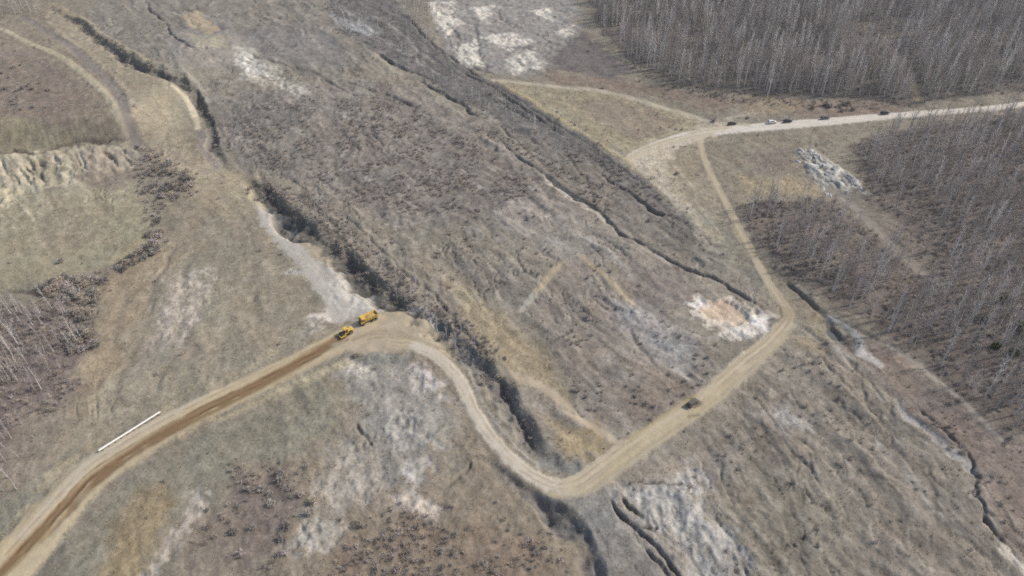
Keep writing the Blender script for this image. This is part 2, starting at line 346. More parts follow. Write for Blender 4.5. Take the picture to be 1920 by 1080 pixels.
# ------------------------------------------------------------------ creeks, gullies, banks (height and bare soil; dark lines also carry painted bank shade)
MUD = (98, 95, 92)
CREEK1 = [(100,15),(140,38),(165,60),(210,95),(258,125),(310,140),(345,155),(370,190),(390,235),(408,285),(430,318)]
stroke(CREEK1, [5,6,6,5], MUD, 1.6, -3.2, .75, cls=5)
stroke([(150,32),(200,72),(255,108),(320,128),(360,150),(385,190)], 3, (150,146,134), 2, 1.2, .5)
# the wide channel below the ford
CH = [(452,338),(480,352),(505,380),(540,412),(575,440),(615,470),(660,505),(705,542),(745,575),(800,605),(850,650),(895,685),(935,725),(975,785),(1005,835),(1025,868)]
stroke(CH[:10], [5,10,11,10,10,10,10], (102,99,96), 2.6, -3.6, .85)  # dark tone mixes wet earth with painted shade of the trench sides
stroke(CH[8:], [8,8,7,6,5], (124,120,115), 2.6, -2.3, .7)
stroke([(455,345),(500,350),(560,372),(600,395),(650,440)], 2.0, (110,106,100), 1.2, -.8, .7)
stroke([(478,352),(505,382),(535,408),(562,430)], 5.5, (92,98,98), 1.3, -1.1, .9, cls=5)
stroke([(800,580),(835,612),(870,648),(905,680)], 4.0, (124,128,130), 1.2, -.6, .8, cls=5)
stroke([(770,578),(800,590),(815,600)], 3, (192,190,184), 1.2, 0, .9)
stroke([(690,545),(720,572),(770,605),(800,620)], 1.6, (104,106,88), .8, -.8, .8)
stroke([(640,395),(700,455),(760,515),(820,560),(880,625),(925,685)], 1.2, (112,108,104), .8, -.9, .6)
stroke([(600,410),(680,480),(720,530)], 1.0, (160,154,142), .8, .6, .5)
stroke([(925,690),(960,745),(990,800),(1010,850)], 1.4, (98,96,98), .9, -.9, .6)
stroke([(1010,855),(1040,872),(1075,880),(1090,878)], 5, (140,142,138), 1.5, -1, .8)
# below the embankment
stroke([(990,925),(1040,960),(1075,1010),(1105,1070),(1120,1160)], [4,7,7,6], (112,112,114), 2, -2.6, .75)
stroke([(900,860),(960,905),(1010,945),(1040,985)], 4, (122,120,116), 2, -1.2, .6)
GUL = [[(1128,916),(1150,945),(1168,970),(1190,990),(1215,1010),(1245,1045),(1275,1085),(1300,1120)], [(1166,930),(1188,955),(1205,975)],
       [(1205,1030),(1235,1055),(1255,1085)], [(1185,985),(1215,990),(1235,985)], [(1160,910),(1230,905),(1300,908)]]
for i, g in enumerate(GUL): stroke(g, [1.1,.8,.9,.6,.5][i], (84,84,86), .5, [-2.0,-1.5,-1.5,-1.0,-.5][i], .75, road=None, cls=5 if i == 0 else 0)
# second creek: steep-sided thread through the valley floor
C2 = [(905,235),(935,258),(965,290),(1000,312),(1040,342),(1075,365),(1105,382),(1130,400),(1150,425),(1165,438),(1195,452),(1225,470),(1260,488),(1300,508),(1335,518),(1365,535),(1400,558),(1430,580),(1448,600)]
stroke(C2, [1.4,1.6,1.6,1.5,1.5,1.4,1.2], (104,101,96), .7, -1.8, .8, road=None, cls=5)
stroke([(1010,318),(1045,348),(1080,372),(1110,390),(1135,412),(1148,428)], [2,5,5,3,2], (186,180,168), 1.0, -.6, .95, road=None)
stroke([(1228,478),(1250,488),(1258,500)], 1.6, (190,186,178), .7, 0, .9, road=None)
stroke([(905,232),(940,240),(965,262),(1000,285)], 1.4, (96,94,96), .8, -1.4, .7)
stroke([(1090,345),(1100,362),(1130,365)], 1.6, (180,174,164), .8, .2, .8, road=None)
stroke([(900,148),(960,180),(1030,225),(1090,262),(1160,312),(1250,375)], [1,1.4,1.2,1.2,1], (96,92,92), .8, -.9, .7, road=None)
stroke([(1130,330),(1180,360),(1230,395),(1250,400)], 1.7, (92,90,90), .8, -1.6, .7)
stroke([(1285,485),(1305,485),(1310,500)], 2.6, (96,98,104), 1, -1.2, .8)
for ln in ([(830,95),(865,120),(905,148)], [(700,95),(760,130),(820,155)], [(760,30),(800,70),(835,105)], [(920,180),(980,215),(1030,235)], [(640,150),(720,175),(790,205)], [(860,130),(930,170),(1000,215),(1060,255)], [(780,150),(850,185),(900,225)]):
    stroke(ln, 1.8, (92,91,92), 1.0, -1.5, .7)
for ln in ([(800,170),(850,205),(900,250),(930,275)], [(700,30),(740,55),(800,110)], [(560,120),(640,140),(700,160)], [(900,262),(935,278)]):
    stroke(ln, 2.2, (168,163,152), 1.2, .5, .7, brk=.5)
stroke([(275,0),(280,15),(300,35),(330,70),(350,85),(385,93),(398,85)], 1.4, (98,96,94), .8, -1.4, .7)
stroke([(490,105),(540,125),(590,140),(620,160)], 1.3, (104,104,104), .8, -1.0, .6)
# right creek
stroke([(1466,520),(1490,540),(1520,565),(1545,592),(1560,615),(1580,640),(1605,668)], [1,1.2,1.8,3.2,3,1.4], (96,95,93), 1.0, -1.3, .75, road=None)
stroke([(1540,600),(1556,618),(1570,638)], 4.6, (74,82,82), .9, -.9, .95, road=None, cls=5)
stroke([(1555,598),(1585,612),(1605,630),(1615,655)], 3.2, (163,167,166), 1.2, .4, .9)
stroke([(1530,635),(1560,645),(1590,670)], 3, (172,170,164), 1.6, 0, .7)
stroke([(1616,662),(1640,672),(1658,686)], 2.4, (208,202,194), 1.0, .2, .95)
stroke([(1688,748),(1710,780),(1745,810),(1785,845),(1815,875),(1832,900)], [2,3.5,4.2,4,3.5], (170,168,166), 1.0, -.8, .95)
stroke([(1695,735),(1730,770),(1775,808),(1820,862),(1838,900),(1836,925),(1850,965),(1870,1000),(1890,1030),(1925,1065)], [.5,.7,.9,1.0,1.0,.8,.5], (84,82,80), .5, -1.1, .75, road=None, rough=.7, cls=5)  # dark line: shade of the bank face painted in with the wet earth
stroke([(1890,1040),(1915,1060),(1950,1100)], 3.4, (208,200,186), 1.0, 0, .95)
for ln in ([(1530,660),(1570,700),(1605,740)], [(1560,730),(1590,765),(1615,790)], [(1640,760),(1660,795),(1690,830)], [(1480,840),(1510,870),(1535,890)], [(1600,700),(1640,770),(1690,850)], [(1720,860),(1750,890),(1770,915)], [(1580,660),(1650,740),(1680,790)]):
    stroke(ln, .7, (98,94,90), .7, -.5, .6, road=None, rough=.8)
for ln in ([(665,790),(680,812),(702,840)], [(835,918),(865,890),(888,868)], [(1430,1040),(1500,1010),(1540,985)]):
    stroke(ln, .8, (98,92,86), .6, -.9, .7, road=None)

stroke([(95,5),(150,38),(215,88),(290,125)], [4,6,6,4], (166,156,128), 2.0, .3, .7)
stroke([(250,150),(300,160),(330,200),(350,260)], [8,10,10,6], (154,148,128), 5, 0, .6)
stroke([(445,150),(510,150),(560,166),(600,195),(640,212),(690,200)], [2,3,3,2,2,2], (176,172,162), 1.8, .2, .7, brk=.5)
stroke([(505,108),(560,128),(605,145),(650,172),(700,180),(740,190)], 1.1, (104,100,96), .8, -.9, .6)
stroke([(700,105),(760,148),(805,174),(850,214),(900,262),(940,290)], [4,6,5,4,3], (158,152,136), 2.5, .3, .7, brk=.6)
stroke([(470,335),(560,348),(640,380),(720,430),(790,490)], [3,5,6,5,4], (148,140,122), 3, .3, .6, brk=.6)
stroke([(700,470),(800,480),(880,505),(960,520)], 1.3, (112,104,96), 1.0, -.5, .5, brk=.6)
stroke([(640,440),(720,470),(820,500)], 1.2, (118,110,102), 1.2, -.4, .4, brk=.6)
stroke([(985,590),(1030,660),(1065,740)], [1.5,2.5,2.5], (132,126,112), 1.6, -.3, .6)
stroke([(1115,530),(1150,570),(1185,620),(1230,680)], 1.2, (116,110,106), 1.2, -.5, .6, brk=.5)
zone([(1020,385),(1090,400),(1110,425),(1040,420),(990,400)], (164,154,144), 4, .7, rag=4)
zone([(1040,790),(1110,800),(1150,840),(1110,860),(1050,850)], (172,156,122), 3, .8, rag=3, mott=.12)
zone([(1160,740),(1230,690),(1300,700),(1260,760),(1190,800)], (142,130,118), 4, .6, mott=.1)
for ln in ([(300,540),(275,600),(245,680),(215,760)], [(360,470),(345,560),(330,640),(300,730)], [(470,450),(480,560),(500,620)], [(240,560),(215,640),(190,730)]):
    stroke(ln, [1,2,1], (136,128,114), 1.8, -.3, .5, brk=.6)
for ln in ([(255,600),(225,690),(190,790)], [(395,520),(390,600),(380,700)], [(330,600),(290,690),(240,790)], [(430,560),(420,640),(400,720)]):
    stroke(ln, [1.5,2.5,1.5], (176,168,146), 1.8, 0, .5, brk=.6)
for ln in ([(300,930),(360,880),(440,820),(520,770)], [(480,840),(540,790),(600,740)]):
    stroke(ln, 1.5, (138,132,116), 1.6, 0, .45, brk=.6)
r_ = random.Random(3)
for ln, wd_ in (([(560,200),(640,215),(720,250)], 3), ([(720,250),(800,290),(900,330)], 2.5), ([(880,340),(960,370),(1040,420),(1120,450)], 4), ([(600,300),(700,340),(780,390)], 2), ([(900,300),(980,345),(1050,390)], 2), ([(1040,420),(1120,460),(1190,520)], 3), ([(1340,640),(1380,640),(1430,625)], 3), ([(1420,770),(1470,770),(1520,800)], 3), ([(1640,820),(1700,880),(1760,960)], 2), ([(1000,440),(1080,470),(1150,520)], 2.5), ([(640,10),(700,60),(760,100),(840,150)], 2.5), ([(500,30),(560,60),(640,110)], 2.5), ([(800,420),(880,430),(960,460)], 2.5), ([(1060,600),(1120,640),(1180,720)], 2), ([(1240,660),(1280,700),(1300,730)], 2)):
    stroke(ln, [1, wd_, 1], r_.choice([(170,165,158), (164,158,150), (176,172,166)]), 1.4, .15, .75, rough=1.5, brk=.5)
for k in range(70):                                            # short rills and trampled lines on the lower right slope
    px, py = r_.uniform(1330, 1800), r_.uniform(720, 1060)
    if px > 1560 + (py - 660) * .75: continue
    a_ = math.radians(48 + r_.gauss(0, 22)); l = r_.uniform(12, 34); dx, dy = math.cos(a_) * l, math.sin(a_) * l; c_ = r_.uniform(-6, 6)
    stroke([(px - dx, py - dy), (px + c_, py), (px + dx, py + dy)], [.3, .8, .3], r_.choice([(104,100,90), (110,106,96), (164,158,142)]), .6, -.25, .6, road=None)
for k in range(60):                                            # the same on the central scrub and fields
    px, py = r_.uniform(650, 1250), r_.uniform(190, 640)
    if not (560 + (px - 650) * .35 > py > 150 + (px - 650) * .62 - 60): continue
    a_ = math.radians(28 + r_.gauss(0, 16)); l = r_.uniform(12, 36); dx, dy = math.cos(a_) * l, math.sin(a_) * l
    stroke([(px - dx, py - dy), (px, py + r_.uniform(-4, 4)), (px + dx, py + dy)], [.3, .9, .3], r_.choice([(104,98,94), (112,104,98), (166,160,150), (172,164,152)]), .7, -.25, .6, road=None)
# bluff ribs and crown line
stroke([(-60,292),(15,286),(30,282),(62,288),(95,278),(120,272),(160,262),(185,268),(215,262),(248,266)], 1.8, (104,92,84), .8, -1.0, .85, road=None)
for k in range(30):
    x0 = -40 + random.uniform(0, 285); yt = np.interp(x0, [-60, 60, 250], [296, 290, 272]); yb = np.interp(x0, [-60, 0, 60, 250], [400, 388, 352, 318])
    l = random.uniform(.3, .9); o = random.uniform(0, .4)
    stroke([(x0, yt + (yb - yt) * o), (x0 + 9 + random.uniform(-3, 3), yt + (yb - yt) * (o + l * .3)), (x0 + 18, yt + (yb - yt) * (o + l * .6))], [.8, 1.6, .5], random.choice([(214,206,184), (140,130,112), (150,140,122)]), .8, -1.1, .7, road=None)
for k in range(12):
    x0 = random.uniform(-30, 150); y0_ = np.interp(x0, [-60, 0, 60, 250], [395, 380, 350, 325]); l = random.uniform(15, 60)
    stroke([(x0, y0_), (x0 + l * .35, y0_ + l * .5), (x0 + l * .5, y0_ + l)], [2.2, 1.2, .4], (190,182,158), 1.0, .1, .6, rough=1)
stroke([(15,368),(40,385),(58,405),(66,430)], 1.6, (196,188,160), .9, .3, .9, road=None)
stroke([(66,430),(85,465),(108,500)], 1.0, (182,174,146), .8, 0, .7, road=None)
stroke([(70,352),(120,350),(150,348)], 1.2, (196,186,160), .8, 0, .8, road=None)
stroke([(-200,552),(40,548),(100,560),(150,566),(185,570)], 1.3, (104,92,86), .8, -.8, .8, road=None)
stroke([(60,550),(100,525),(125,512)], .9, (124,116,104), .7, -.4, .6, road=None)
stroke([(210,490),(245,465),(278,435)], 5, (174,164,130), 2.0, 0, .85)
stroke([(330,445),(300,520),(265,590)], 1.6, (134,126,112), 1.6, -.5, .5)
stroke([(440,420),(480,470),(520,520),(545,590)], 1.2, (170,160,140), 1.0, 0, .5)

# ------------------------------------------------------------------ roads and paths (surface classes)
stroke([(-90,1170),(-30,1105),(40,1035),(110,955),(165,895),(230,850),(300,808),(370,772),(450,733),(530,695),(600,660),(650,634),(700,608),(745,595)], [17,15,14,12.5,12,11.5,10.5,9.5,9.5,9,9,10,10,6], (196,182,154), 1.5, .5, 1, cls=1, road=True, flat=True)
stroke([(40,1010),(120,920),(165,872),(230,830),(310,785),(400,735)], [2,3.5,5,5,3.5,1.5], (196,186,168), 1.2, .15, .9, road=True)
stroke([(-90,1165),(10,1068),(75,1003),(130,950),(165,912),(215,873),(290,824),(350,791),(430,750),(500,714),(570,675),(625,643),(648,628)], [3,3.4,4.6,5.4,4.6,4.2,4.4,4.4,4.4,4.2,4,3.8,3], (132,108,80), .9, -.25, .95, road=True)
stroke([(-20,1110),(40,1050),(85,1005),(120,965)], 1.2, (176,156,120), .7, .12, .85, road=True)
stroke([(200,905),(300,840),(400,785),(520,720),(620,672)], [2,2.4,2.4,2.2], (176,152,118), 1.2, 0, .6, road=True, brk=.6)
stroke([(350,800),(440,752),(540,702),(600,668)], 1.4, (150,126,96), .8, 0, .6, road=True)
stroke([(420,785),(520,735),(600,700),(650,682)], [1.5,3,4,3], (192,178,146), 1.4, .1, .8, road=True)
stroke([(240,262),(300,285),(360,312),(410,330),(450,355),(480,385)], [4,5,8,11,9,5], (182,169,142), 2.5, 0, .8, rough=1.2)
stroke([(372,242),(390,290),(415,325)], [3,4,5], (168,156,138), 2, 0, .7, rough=1)
stroke([(300,520),(340,430),(390,365),(420,335)], [2,4,6,6], (168,155,134), 3, 0, .6, rough=1.5)
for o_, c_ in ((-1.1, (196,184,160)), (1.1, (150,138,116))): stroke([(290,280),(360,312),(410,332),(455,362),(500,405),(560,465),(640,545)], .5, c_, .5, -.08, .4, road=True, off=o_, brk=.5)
# loading yard where the tracks meet
zone([(628,648),(700,615),(740,588),(790,600),(835,640),(850,665),(800,650),(740,655),(680,662)], (184,171,150), 2, .95, cls=1, rag=1.0, mott=.04)
stroke([(720,588),(760,600),(810,625),(850,660)], 3, (160,152,132), 1.5, 0, .7)
HAUL = [(-90,1170),(-30,1105),(40,1035),(110,955),(165,895),(230,850),(300,808),(370,772),(450,733),(530,695),(600,660),(650,634)]
for o_, wd_, c_, a_ in ((-3.6, .5, (160,140,108), .6), (-2.4, .45, (206,192,164), .6), (-1.5, .5, (104,82,58), .8), (-.6, .4, (160,136,102), .55), (.5, .5, (102,80,56), .8), (1.6, .45, (188,168,132), .5), (2.7, .5, (158,134,100), .6), (3.9, .6, (202,186,154), .6), (5.0, .5, (168,150,120), .5)):
    stroke(HAUL, wd_, c_, .35, -.1 if sum(c_) < 420 else .06, a_, road=True, off=o_, brk=.45)
stroke(HAUL[:10], 3, (182,168,138), 2.0, .2, .6, off=6.6, rough=1.2, brk=.3)
stroke(HAUL[:10], 3, (182,170,144), 2.0, .2, .6, off=-6.4, rough=1.2, brk=.3)
for k in range(9):                                             # tracks fanning over the yard
    a_ = random.uniform(-8, 8); stroke([(660 + a_, 640 + a_ * .6), (720, 622 + a_ * 1.5), (780 + a_, 640 + a_ * 1.6), (835, 678 + a_)], .5, random.choice([(204,192,170), (150,136,114), (160,146,122)]), .4, -.06, .6, road=True, brk=.4)
# loop track with its embankment
LOOP = [(730,645),(775,648),(812,665),(842,690),(865,720),(880,752),(900,790),(926,826),(960,862),(1000,893),(1035,910),(1068,912),(1100,897),(1140,866),(1190,830),(1240,796),(1295,762),(1340,726),(1390,682),(1432,650),(1464,617),(1476,600),(1474,580),(1456,554),(1436,524),(1415,488),(1396,450),(1375,410),(1351,365),(1331,325),(1317,290),(1311,262)]
stroke([(1000,893),(1040,915),(1100,905),(1160,862),(1240,806),(1320,752),(1400,685),(1450,640),(1480,610)], [3,6,7,6.8,6.8,6.5,6,5,4], (184,174,152), .9, .7, .95, road=True, cls=2, flat=True)
stroke(LOOP, [4.2,4.0,3.8,3.8,3.8,3.8,4.4,4.6,4.6,4.6,4.4,4.2,4.0,3.6,3.4,3.2,3.2,3.0,3.0], (190,178,154), .8, .15, .95, cls=2, road=True, flat=True)
stroke(LOOP[1:14], [3.4,3.8,4.0,4.4,4.6,4.4], (212,203,188), .7, .05, .9, road=True)
stroke([(1068,912),(1100,897),(1140,868),(1190,833),(1240,800),(1295,766),(1340,730),(1390,686),(1432,653),(1464,620)], [5,5,4.6,4.4,4.2,4,3.6], (198,186,162), .8, .05, .9, road=True)
stroke([(1130,895),(1200,845),(1270,800),(1340,748),(1400,695)], [1,2.6,2.8,2.4,1], (188,174,144), .9, .1, .6, road=True, brk=.5)
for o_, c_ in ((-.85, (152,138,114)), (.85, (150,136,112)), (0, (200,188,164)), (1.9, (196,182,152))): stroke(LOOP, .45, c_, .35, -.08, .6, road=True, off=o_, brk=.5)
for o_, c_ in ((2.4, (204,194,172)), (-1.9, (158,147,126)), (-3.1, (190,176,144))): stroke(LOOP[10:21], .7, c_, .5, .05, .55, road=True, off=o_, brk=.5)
stroke([(1150,870),(1230,818),(1300,772),(1370,715)], 3.2, (186,173,144), 1.2, 0, .6, road=True, rough=.8)
stroke([(1180,822),(1240,782),(1300,742)], 1.6, (176,162,126), .9, 0, .7, road=True)
stroke([(1294,748),(1310,756),(1300,764)], .9, (124,112,94), .6, -.3, .8, road=True)
stroke([(1290,782),(1306,780)], .8, (130,120,98), .6, -.2, .7, road=True)
stroke([(1470,590),(1500,575),(1530,600),(1545,640),(1500,640)], 7, (160,148,124), 3, 0, .7)
# gravel road along the wood
stroke([(1175,302),(1205,284),(1250,266),(1300,253),(1345,246),(1400,241),(1500,233),(1600,224),(1680,217),(1760,211),(1850,204),(1930,194),(2100,170),(2600,120)], [5,6,6.5,7.4,8,8,7.4,6.6,5.8,5.2,4.8,4.4,4], (222,215,203), .9, .3, 1, cls=3, road=True, flat=True)
stroke([(1175,302),(1205,284),(1250,266),(1310,254)], 4, (190,178,150), 1.0, 0, .8, road=True)
stroke([(1300,252),(1320,240),(1350,232),(1400,234)], 4, (190,182,162), 1.4, 0, .8, road=True)
stroke([(1370,232),(1395,215),(1420,212)], 2.5, (176,168,154), 1.5, 0, .6)
stroke([(925,151),(990,157),(1050,164),(1110,168),(1160,178),(1220,196),(1280,212),(1330,228),(1365,240)], [3.5,4,4,4.5,4.5,4,3.5,3], (190,181,160), 1.2, .1, .9, cls=4, road=True)
stroke([(935,155),(965,172),(1022,206),(1080,244),(1140,281),(1190,312)], [2,2.5,2.5,2.5,3], (184,170,132), .9, .4, .9)
zone([(1182,302),(1230,276),(1300,254),(1345,234),(1380,232),(1335,262),(1285,277),(1245,302),(1258,345),(1310,405),(1275,390),(1212,335)], (202,191,169), 1.4, .95, rag=1.4, brk=False)
stroke([(1200,315),(1250,355),(1290,395)], 2.2, (176,170,160), 1.4, 0, .8)
stroke([(1320,350),(1360,410),(1330,400)], 3, (170,158,140), 2, 0, .6)
for ln in ([(1215,284),(1222,310),(1250,345),(1290,395),(1330,440)], [(1235,275),(1245,310),(1285,360),(1335,410),(1360,450)], [(1195,300),(1230,335),(1270,375)], [(1260,270),(1262,300),(1300,350)], [(1290,215),(1320,232),(1345,244)], [(1320,240),(1360,222),(1400,216)], [(1300,262),(1340,262),(1400,256)]):
    stroke(ln, [1.5,2.2,1.2], (186,176,156), .9, -.1, .65, road=True, rough=.8, brk=.6)
for ln, wd_ in (([(1060,236),(1120,268),(1180,302),(1215,330)], 3.5), ([(1330,225),(1290,232),(1240,255),(1205,282)], 3.5), ([(1240,300),(1262,340),(1300,395),(1345,450),(1380,500)], 4), ([(1325,300),(1300,340),(1310,390)], 3), ([(1380,226),(1330,232),(1300,250)], 5)):
    stroke(ln, [1.5, wd_, 1.5], (186,175,152), 1.6, 0, .65, rough=1.4, brk=.6)
for o_, c_ in ((-1.5, (176,168,152)), (1.4, (178,170,154)), (0, (222,216,204))): stroke([(1205,284),(1300,253),(1400,241),(1500,233),(1600,224),(1680,217),(1850,204)], .5, c_, .4, -.05, .6, road=True, off=o_, brk=.4)
# minor paths
stroke([(-120,20),(0,55),(40,74),(90,96),(130,118),(170,150),(200,180),(220,215),(236,252)], [3.0,3.6,4.2,3.8,3.0], (190,179,152), 1.1, .2, .95, cls=10, road=True)
stroke([(40,30),(110,72),(160,112),(200,150),(228,190),(242,228),(258,272)], 4.6, (140,132,126), 1.3, -.3, .85, cls=11, road=True)
stroke([(90,40),(150,90),(205,135),(240,180),(250,220)], 2.2, (172,160,140), 1.0, .2, .75, road=True)
stroke([(322,160),(345,180),(362,210),(372,242)], [2.0,3.0,3.2,2.6], (206,195,168), .9, .2, 1, cls=12, road=True)
stroke([(372,242),(385,280),(410,315)], 3.5, (150,142,138), 1.4, 0, .7)
stroke([(265,272),(320,285),(360,310),(400,330)], 2.2, (164,150,136), 1.2, 0, .7)
stroke([(935,695),(1000,718),(1042,745),(1075,778),(1112,802),(1165,834)], [2.8,3.2,2.8,2.6], (192,178,154), .9, 0, .95, cls=13, road=True)
stroke([(1052,492),(1035,512),(1020,530),(1002,552),(978,582)], 2.2, (184,170,142), .8, 0, .95, cls=14, road=True)
stroke([(1000,553),(978,580)], 1.8, (170,172,168), .8, 0, .8, road=True)
stroke([(1092,480),(1125,508),(1155,538),(1185,570)], 2.0, (182,168,136), .8, 0, .9, cls=15, road=True)
stroke([(1655,642),(1710,675),(1760,715),(1812,760),(1852,800),(1890,835)], [1.2,2.0,2.0,1.6,1.0], (172,164,152), .7, 0, .85, cls=16, road=True)
stroke([(1475,530),(1540,580),(1600,612),(1655,642)], 1.2, (120,112,104), .8, -.5, .7, road=True)
stroke([(1720,60),(1665,70),(1668,95),(1690,128),(1712,160),(1720,188)], 5, (150,137,112), 1.6, 0, .9, cls=17, road=True)
stroke([(1560,352),(1600,388),(1640,430),(1680,468),(1720,505),(1762,530)], 4, (154,147,135), 1.6, 0, .85, cls=18, road=True)
stroke([(868,668),(886,710),(906,755),(936,800),(982,850),(1012,878)], .9, (170,165,154), .6, .1, .8, road=True)
stroke([(895,690),(920,740),(950,795),(990,845)], .7, (158,154,146), .6, .1, .6, road=True)
stroke([(1600,430),(1670,500)], 1.0, (140,132,124), .8, 0, .4, road=True)

# general unevenness: colour and surface
patch = 1 + .06 * n40 + .09 * n12 + .12 * n5 + .09 * n2 + .10 * strk
roadish = np.isin(CLS, (1, 2, 3, 6))
patch = np.where(roadish, 1 + .03 * n5 + .03 * n2, patch)
patch = np.where(roadish, patch, patch * .97)
COL *= patch[:, None]
tint = (.035 * fbm(X, Y, 8, 2, 91))[:, None] * np.array([[1.0, -.2, -1.0]])
COL *= 1 + tint * (~roadish)[:, None]
lum = (COL @ np.array([.25, .6, .15]))[:, None]; COL = lum + np.where(roadish, 1.0, .90)[:, None] * (COL - lum)
COL = np.clip(COL, .02, .75)
Z += np.where(roadish, .03, 1) * (.18 * n5 + .10 * n2) + .35 * n12 * (~roadish)
# ------------------------------------------------------------------ materials
MAT = {}
def mat(name, col, rough=.85, metal=0.0, var=.12, scale=3.0, bump=0.0, spec=.3, inst=0.0):
    if name in MAT: return MAT[name]
    m = bpy.data.materials.new(name); m.use_nodes = True; N = m.node_tree.nodes; L = m.node_tree.links
    b = N['Principled BSDF']; b.inputs['Roughness'].default_value = rough; b.inputs['Metallic'].default_value = metal
    b.inputs['Specular IOR Level'].default_value = spec
    tc = N.new('ShaderNodeTexCoord'); no = N.new('ShaderNodeTexNoise'); no.inputs['Scale'].default_value = scale; no.inputs['Detail'].default_value = 4
    L.new(tc.outputs['Object'], no.inputs['Vector'])
    mx = N.new('ShaderNodeMix'); mx.data_type = 'RGBA'
    mx.inputs[6].default_value = (*[c * (1 - var) for c in col], 1); mx.inputs[7].default_value = (*[min(c * (1 + var), .9) for c in col], 1)
    L.new(no.outputs['Fac'], mx.inputs[0]); L.new(mx.outputs[2], b.inputs['Base Color'])
    if inst:
        oi = N.new('ShaderNodeObjectInfo'); mr = N.new('ShaderNodeMapRange'); mr.inputs[3].default_value = 1 - inst; mr.inputs[4].default_value = 1 + inst
        L.new(oi.outputs['Random'], mr.inputs[0]); vm = N.new('ShaderNodeVectorMath'); vm.operation = 'SCALE'; L.new(mx.outputs[2], vm.inputs[0]); L.new(mr.outputs[0], vm.inputs['Scale']); L.new(vm.outputs[0], b.inputs['Base Color'])
    if bump:
        bp = N.new('ShaderNodeBump'); bp.inputs['Strength'].default_value = bump; bp.inputs['Distance'].default_value = .1
        L.new(no.outputs['Fac'], bp.inputs['Height']); L.new(bp.outputs['Normal'], b.inputs['Normal'])
    MAT[name] = m; return m
def ground_mat(name, lo, hi, scale, bump, rough=.95):
    """the traced soil and grass colours, broken up by two sizes of noise"""
    m = bpy.data.materials.new(name); m.use_nodes = True; N = m.node_tree.nodes; L = m.node_tree.links
    b = N['Principled BSDF']; b.inputs['Roughness'].default_value = rough; b.inputs['Specular IOR Level'].default_value = .15
    at = N.new('ShaderNodeAttribute'); at.attribute_name = 'cover'
    tc = N.new('ShaderNodeTexCoord')
    n1 = N.new('ShaderNodeTexNoise'); n1.inputs['Scale'].default_value = scale; n1.inputs['Detail'].default_value = 5; n1.inputs['Roughness'].default_value = .65
    n2_ = N.new('ShaderNodeTexNoise'); n2_.inputs['Scale'].default_value = scale * .28; n2_.inputs['Detail'].default_value = 3
    L.new(tc.outputs['Object'], n1.inputs['Vector']); L.new(tc.outputs['Object'], n2_.inputs['Vector'])
    mr = N.new('ShaderNodeMapRange'); mr.inputs[1].default_value = .3; mr.inputs[2].default_value = .7; mr.inputs[3].default_value = lo; mr.inputs[4].default_value = hi
    L.new(n1.outputs['Fac'], mr.inputs[0])
    mr2 = N.new('ShaderNodeMapRange'); mr2.inputs[1].default_value = .3; mr2.inputs[2].default_value = .7; mr2.inputs[3].default_value = 1 - (1 - lo) * .6; mr2.inputs[4].default_value = 1 + (hi - 1) * .6
    L.new(n2_.outputs['Fac'], mr2.inputs[0])
    mu = N.new('ShaderNodeMath'); mu.operation = 'MULTIPLY'; L.new(mr.outputs[0], mu.inputs[0]); L.new(mr2.outputs[0], mu.inputs[1])
    vm = N.new('ShaderNodeVectorMath'); vm.operation = 'SCALE'; L.new(at.outputs['Color'], vm.inputs[0]); L.new(mu.outputs[0], vm.inputs['Scale'])
    L.new(vm.outputs[0], b.inputs['Base Color'])
    bp = N.new('ShaderNodeBump'); bp.inputs['Strength'].default_value = bump; bp.inputs['Distance'].default_value = .35
    L.new(n1.outputs['Fac'], bp.inputs['Height']); L.new(bp.outputs['Normal'], b.inputs['Normal'])
    return m
GM = {'grass': ground_mat('dry_grass_ground', .76, 1.25, 1.1, .6), 'dirt': ground_mat('packed_dirt', .92, 1.08, 1.1, .25), 'gravel': ground_mat('loose_gravel', .86, 1.14, 2.4, .5), 'clay': ground_mat('bare_clay', .78, 1.2, 1.0, .6), 'mud': ground_mat('wet_mud', .8, 1.2, 1.6, .5, .5)}

# ------------------------------------------------------------------ ground mesh, split by surface class
def tagged(o, label, cat=None, group=None, kind=None):
    o['label'] = label
    if cat: o['category'] = cat
    if group: o['group'] = group
    if kind: o['kind'] = kind
    return o
nr, nc = shp
vid = np.arange(NV).reshape(shp)
quads = np.stack([vid[:-1, :-1], vid[:-1, 1:], vid[1:, 1:], vid[1:, :-1]], -1).reshape(-1, 4)
qc = CLS[quads]
fc = np.where(qc[:, 0] == qc[:, 2], qc[:, 0], np.minimum(qc[:, 1], qc[:, 3]))
CO = np.stack([X, Y, Z], 1).astype(np.float32)
def sheet(name, sel, material):
    f = quads[sel]; u, inv = np.unique(f, return_inverse=True); inv = inv.reshape(-1, 4)
    me = bpy.data.meshes.new(name); me.vertices.add(len(u)); me.vertices.foreach_set('co', CO[u].ravel())
    me.loops.add(inv.size); me.loops.foreach_set('vertex_index', inv.ravel().astype(np.int32))
    me.polygons.add(len(inv)); me.polygons.foreach_set('loop_start', np.arange(0, inv.size, 4, dtype=np.int32))
    me.polygons.foreach_set('use_smooth', np.ones(len(inv), bool))
    a = me.color_attributes.new('cover', 'FLOAT_COLOR', 'POINT')
    a.data.foreach_set('color', np.concatenate([COL[u], np.ones((len(u), 1))], 1).astype(np.float32).ravel())
    me.update(calc_edges=True); me.materials.append(material)
    o = bpy.data.objects.new(name, me); sc.collection.objects.link(o)
    return o
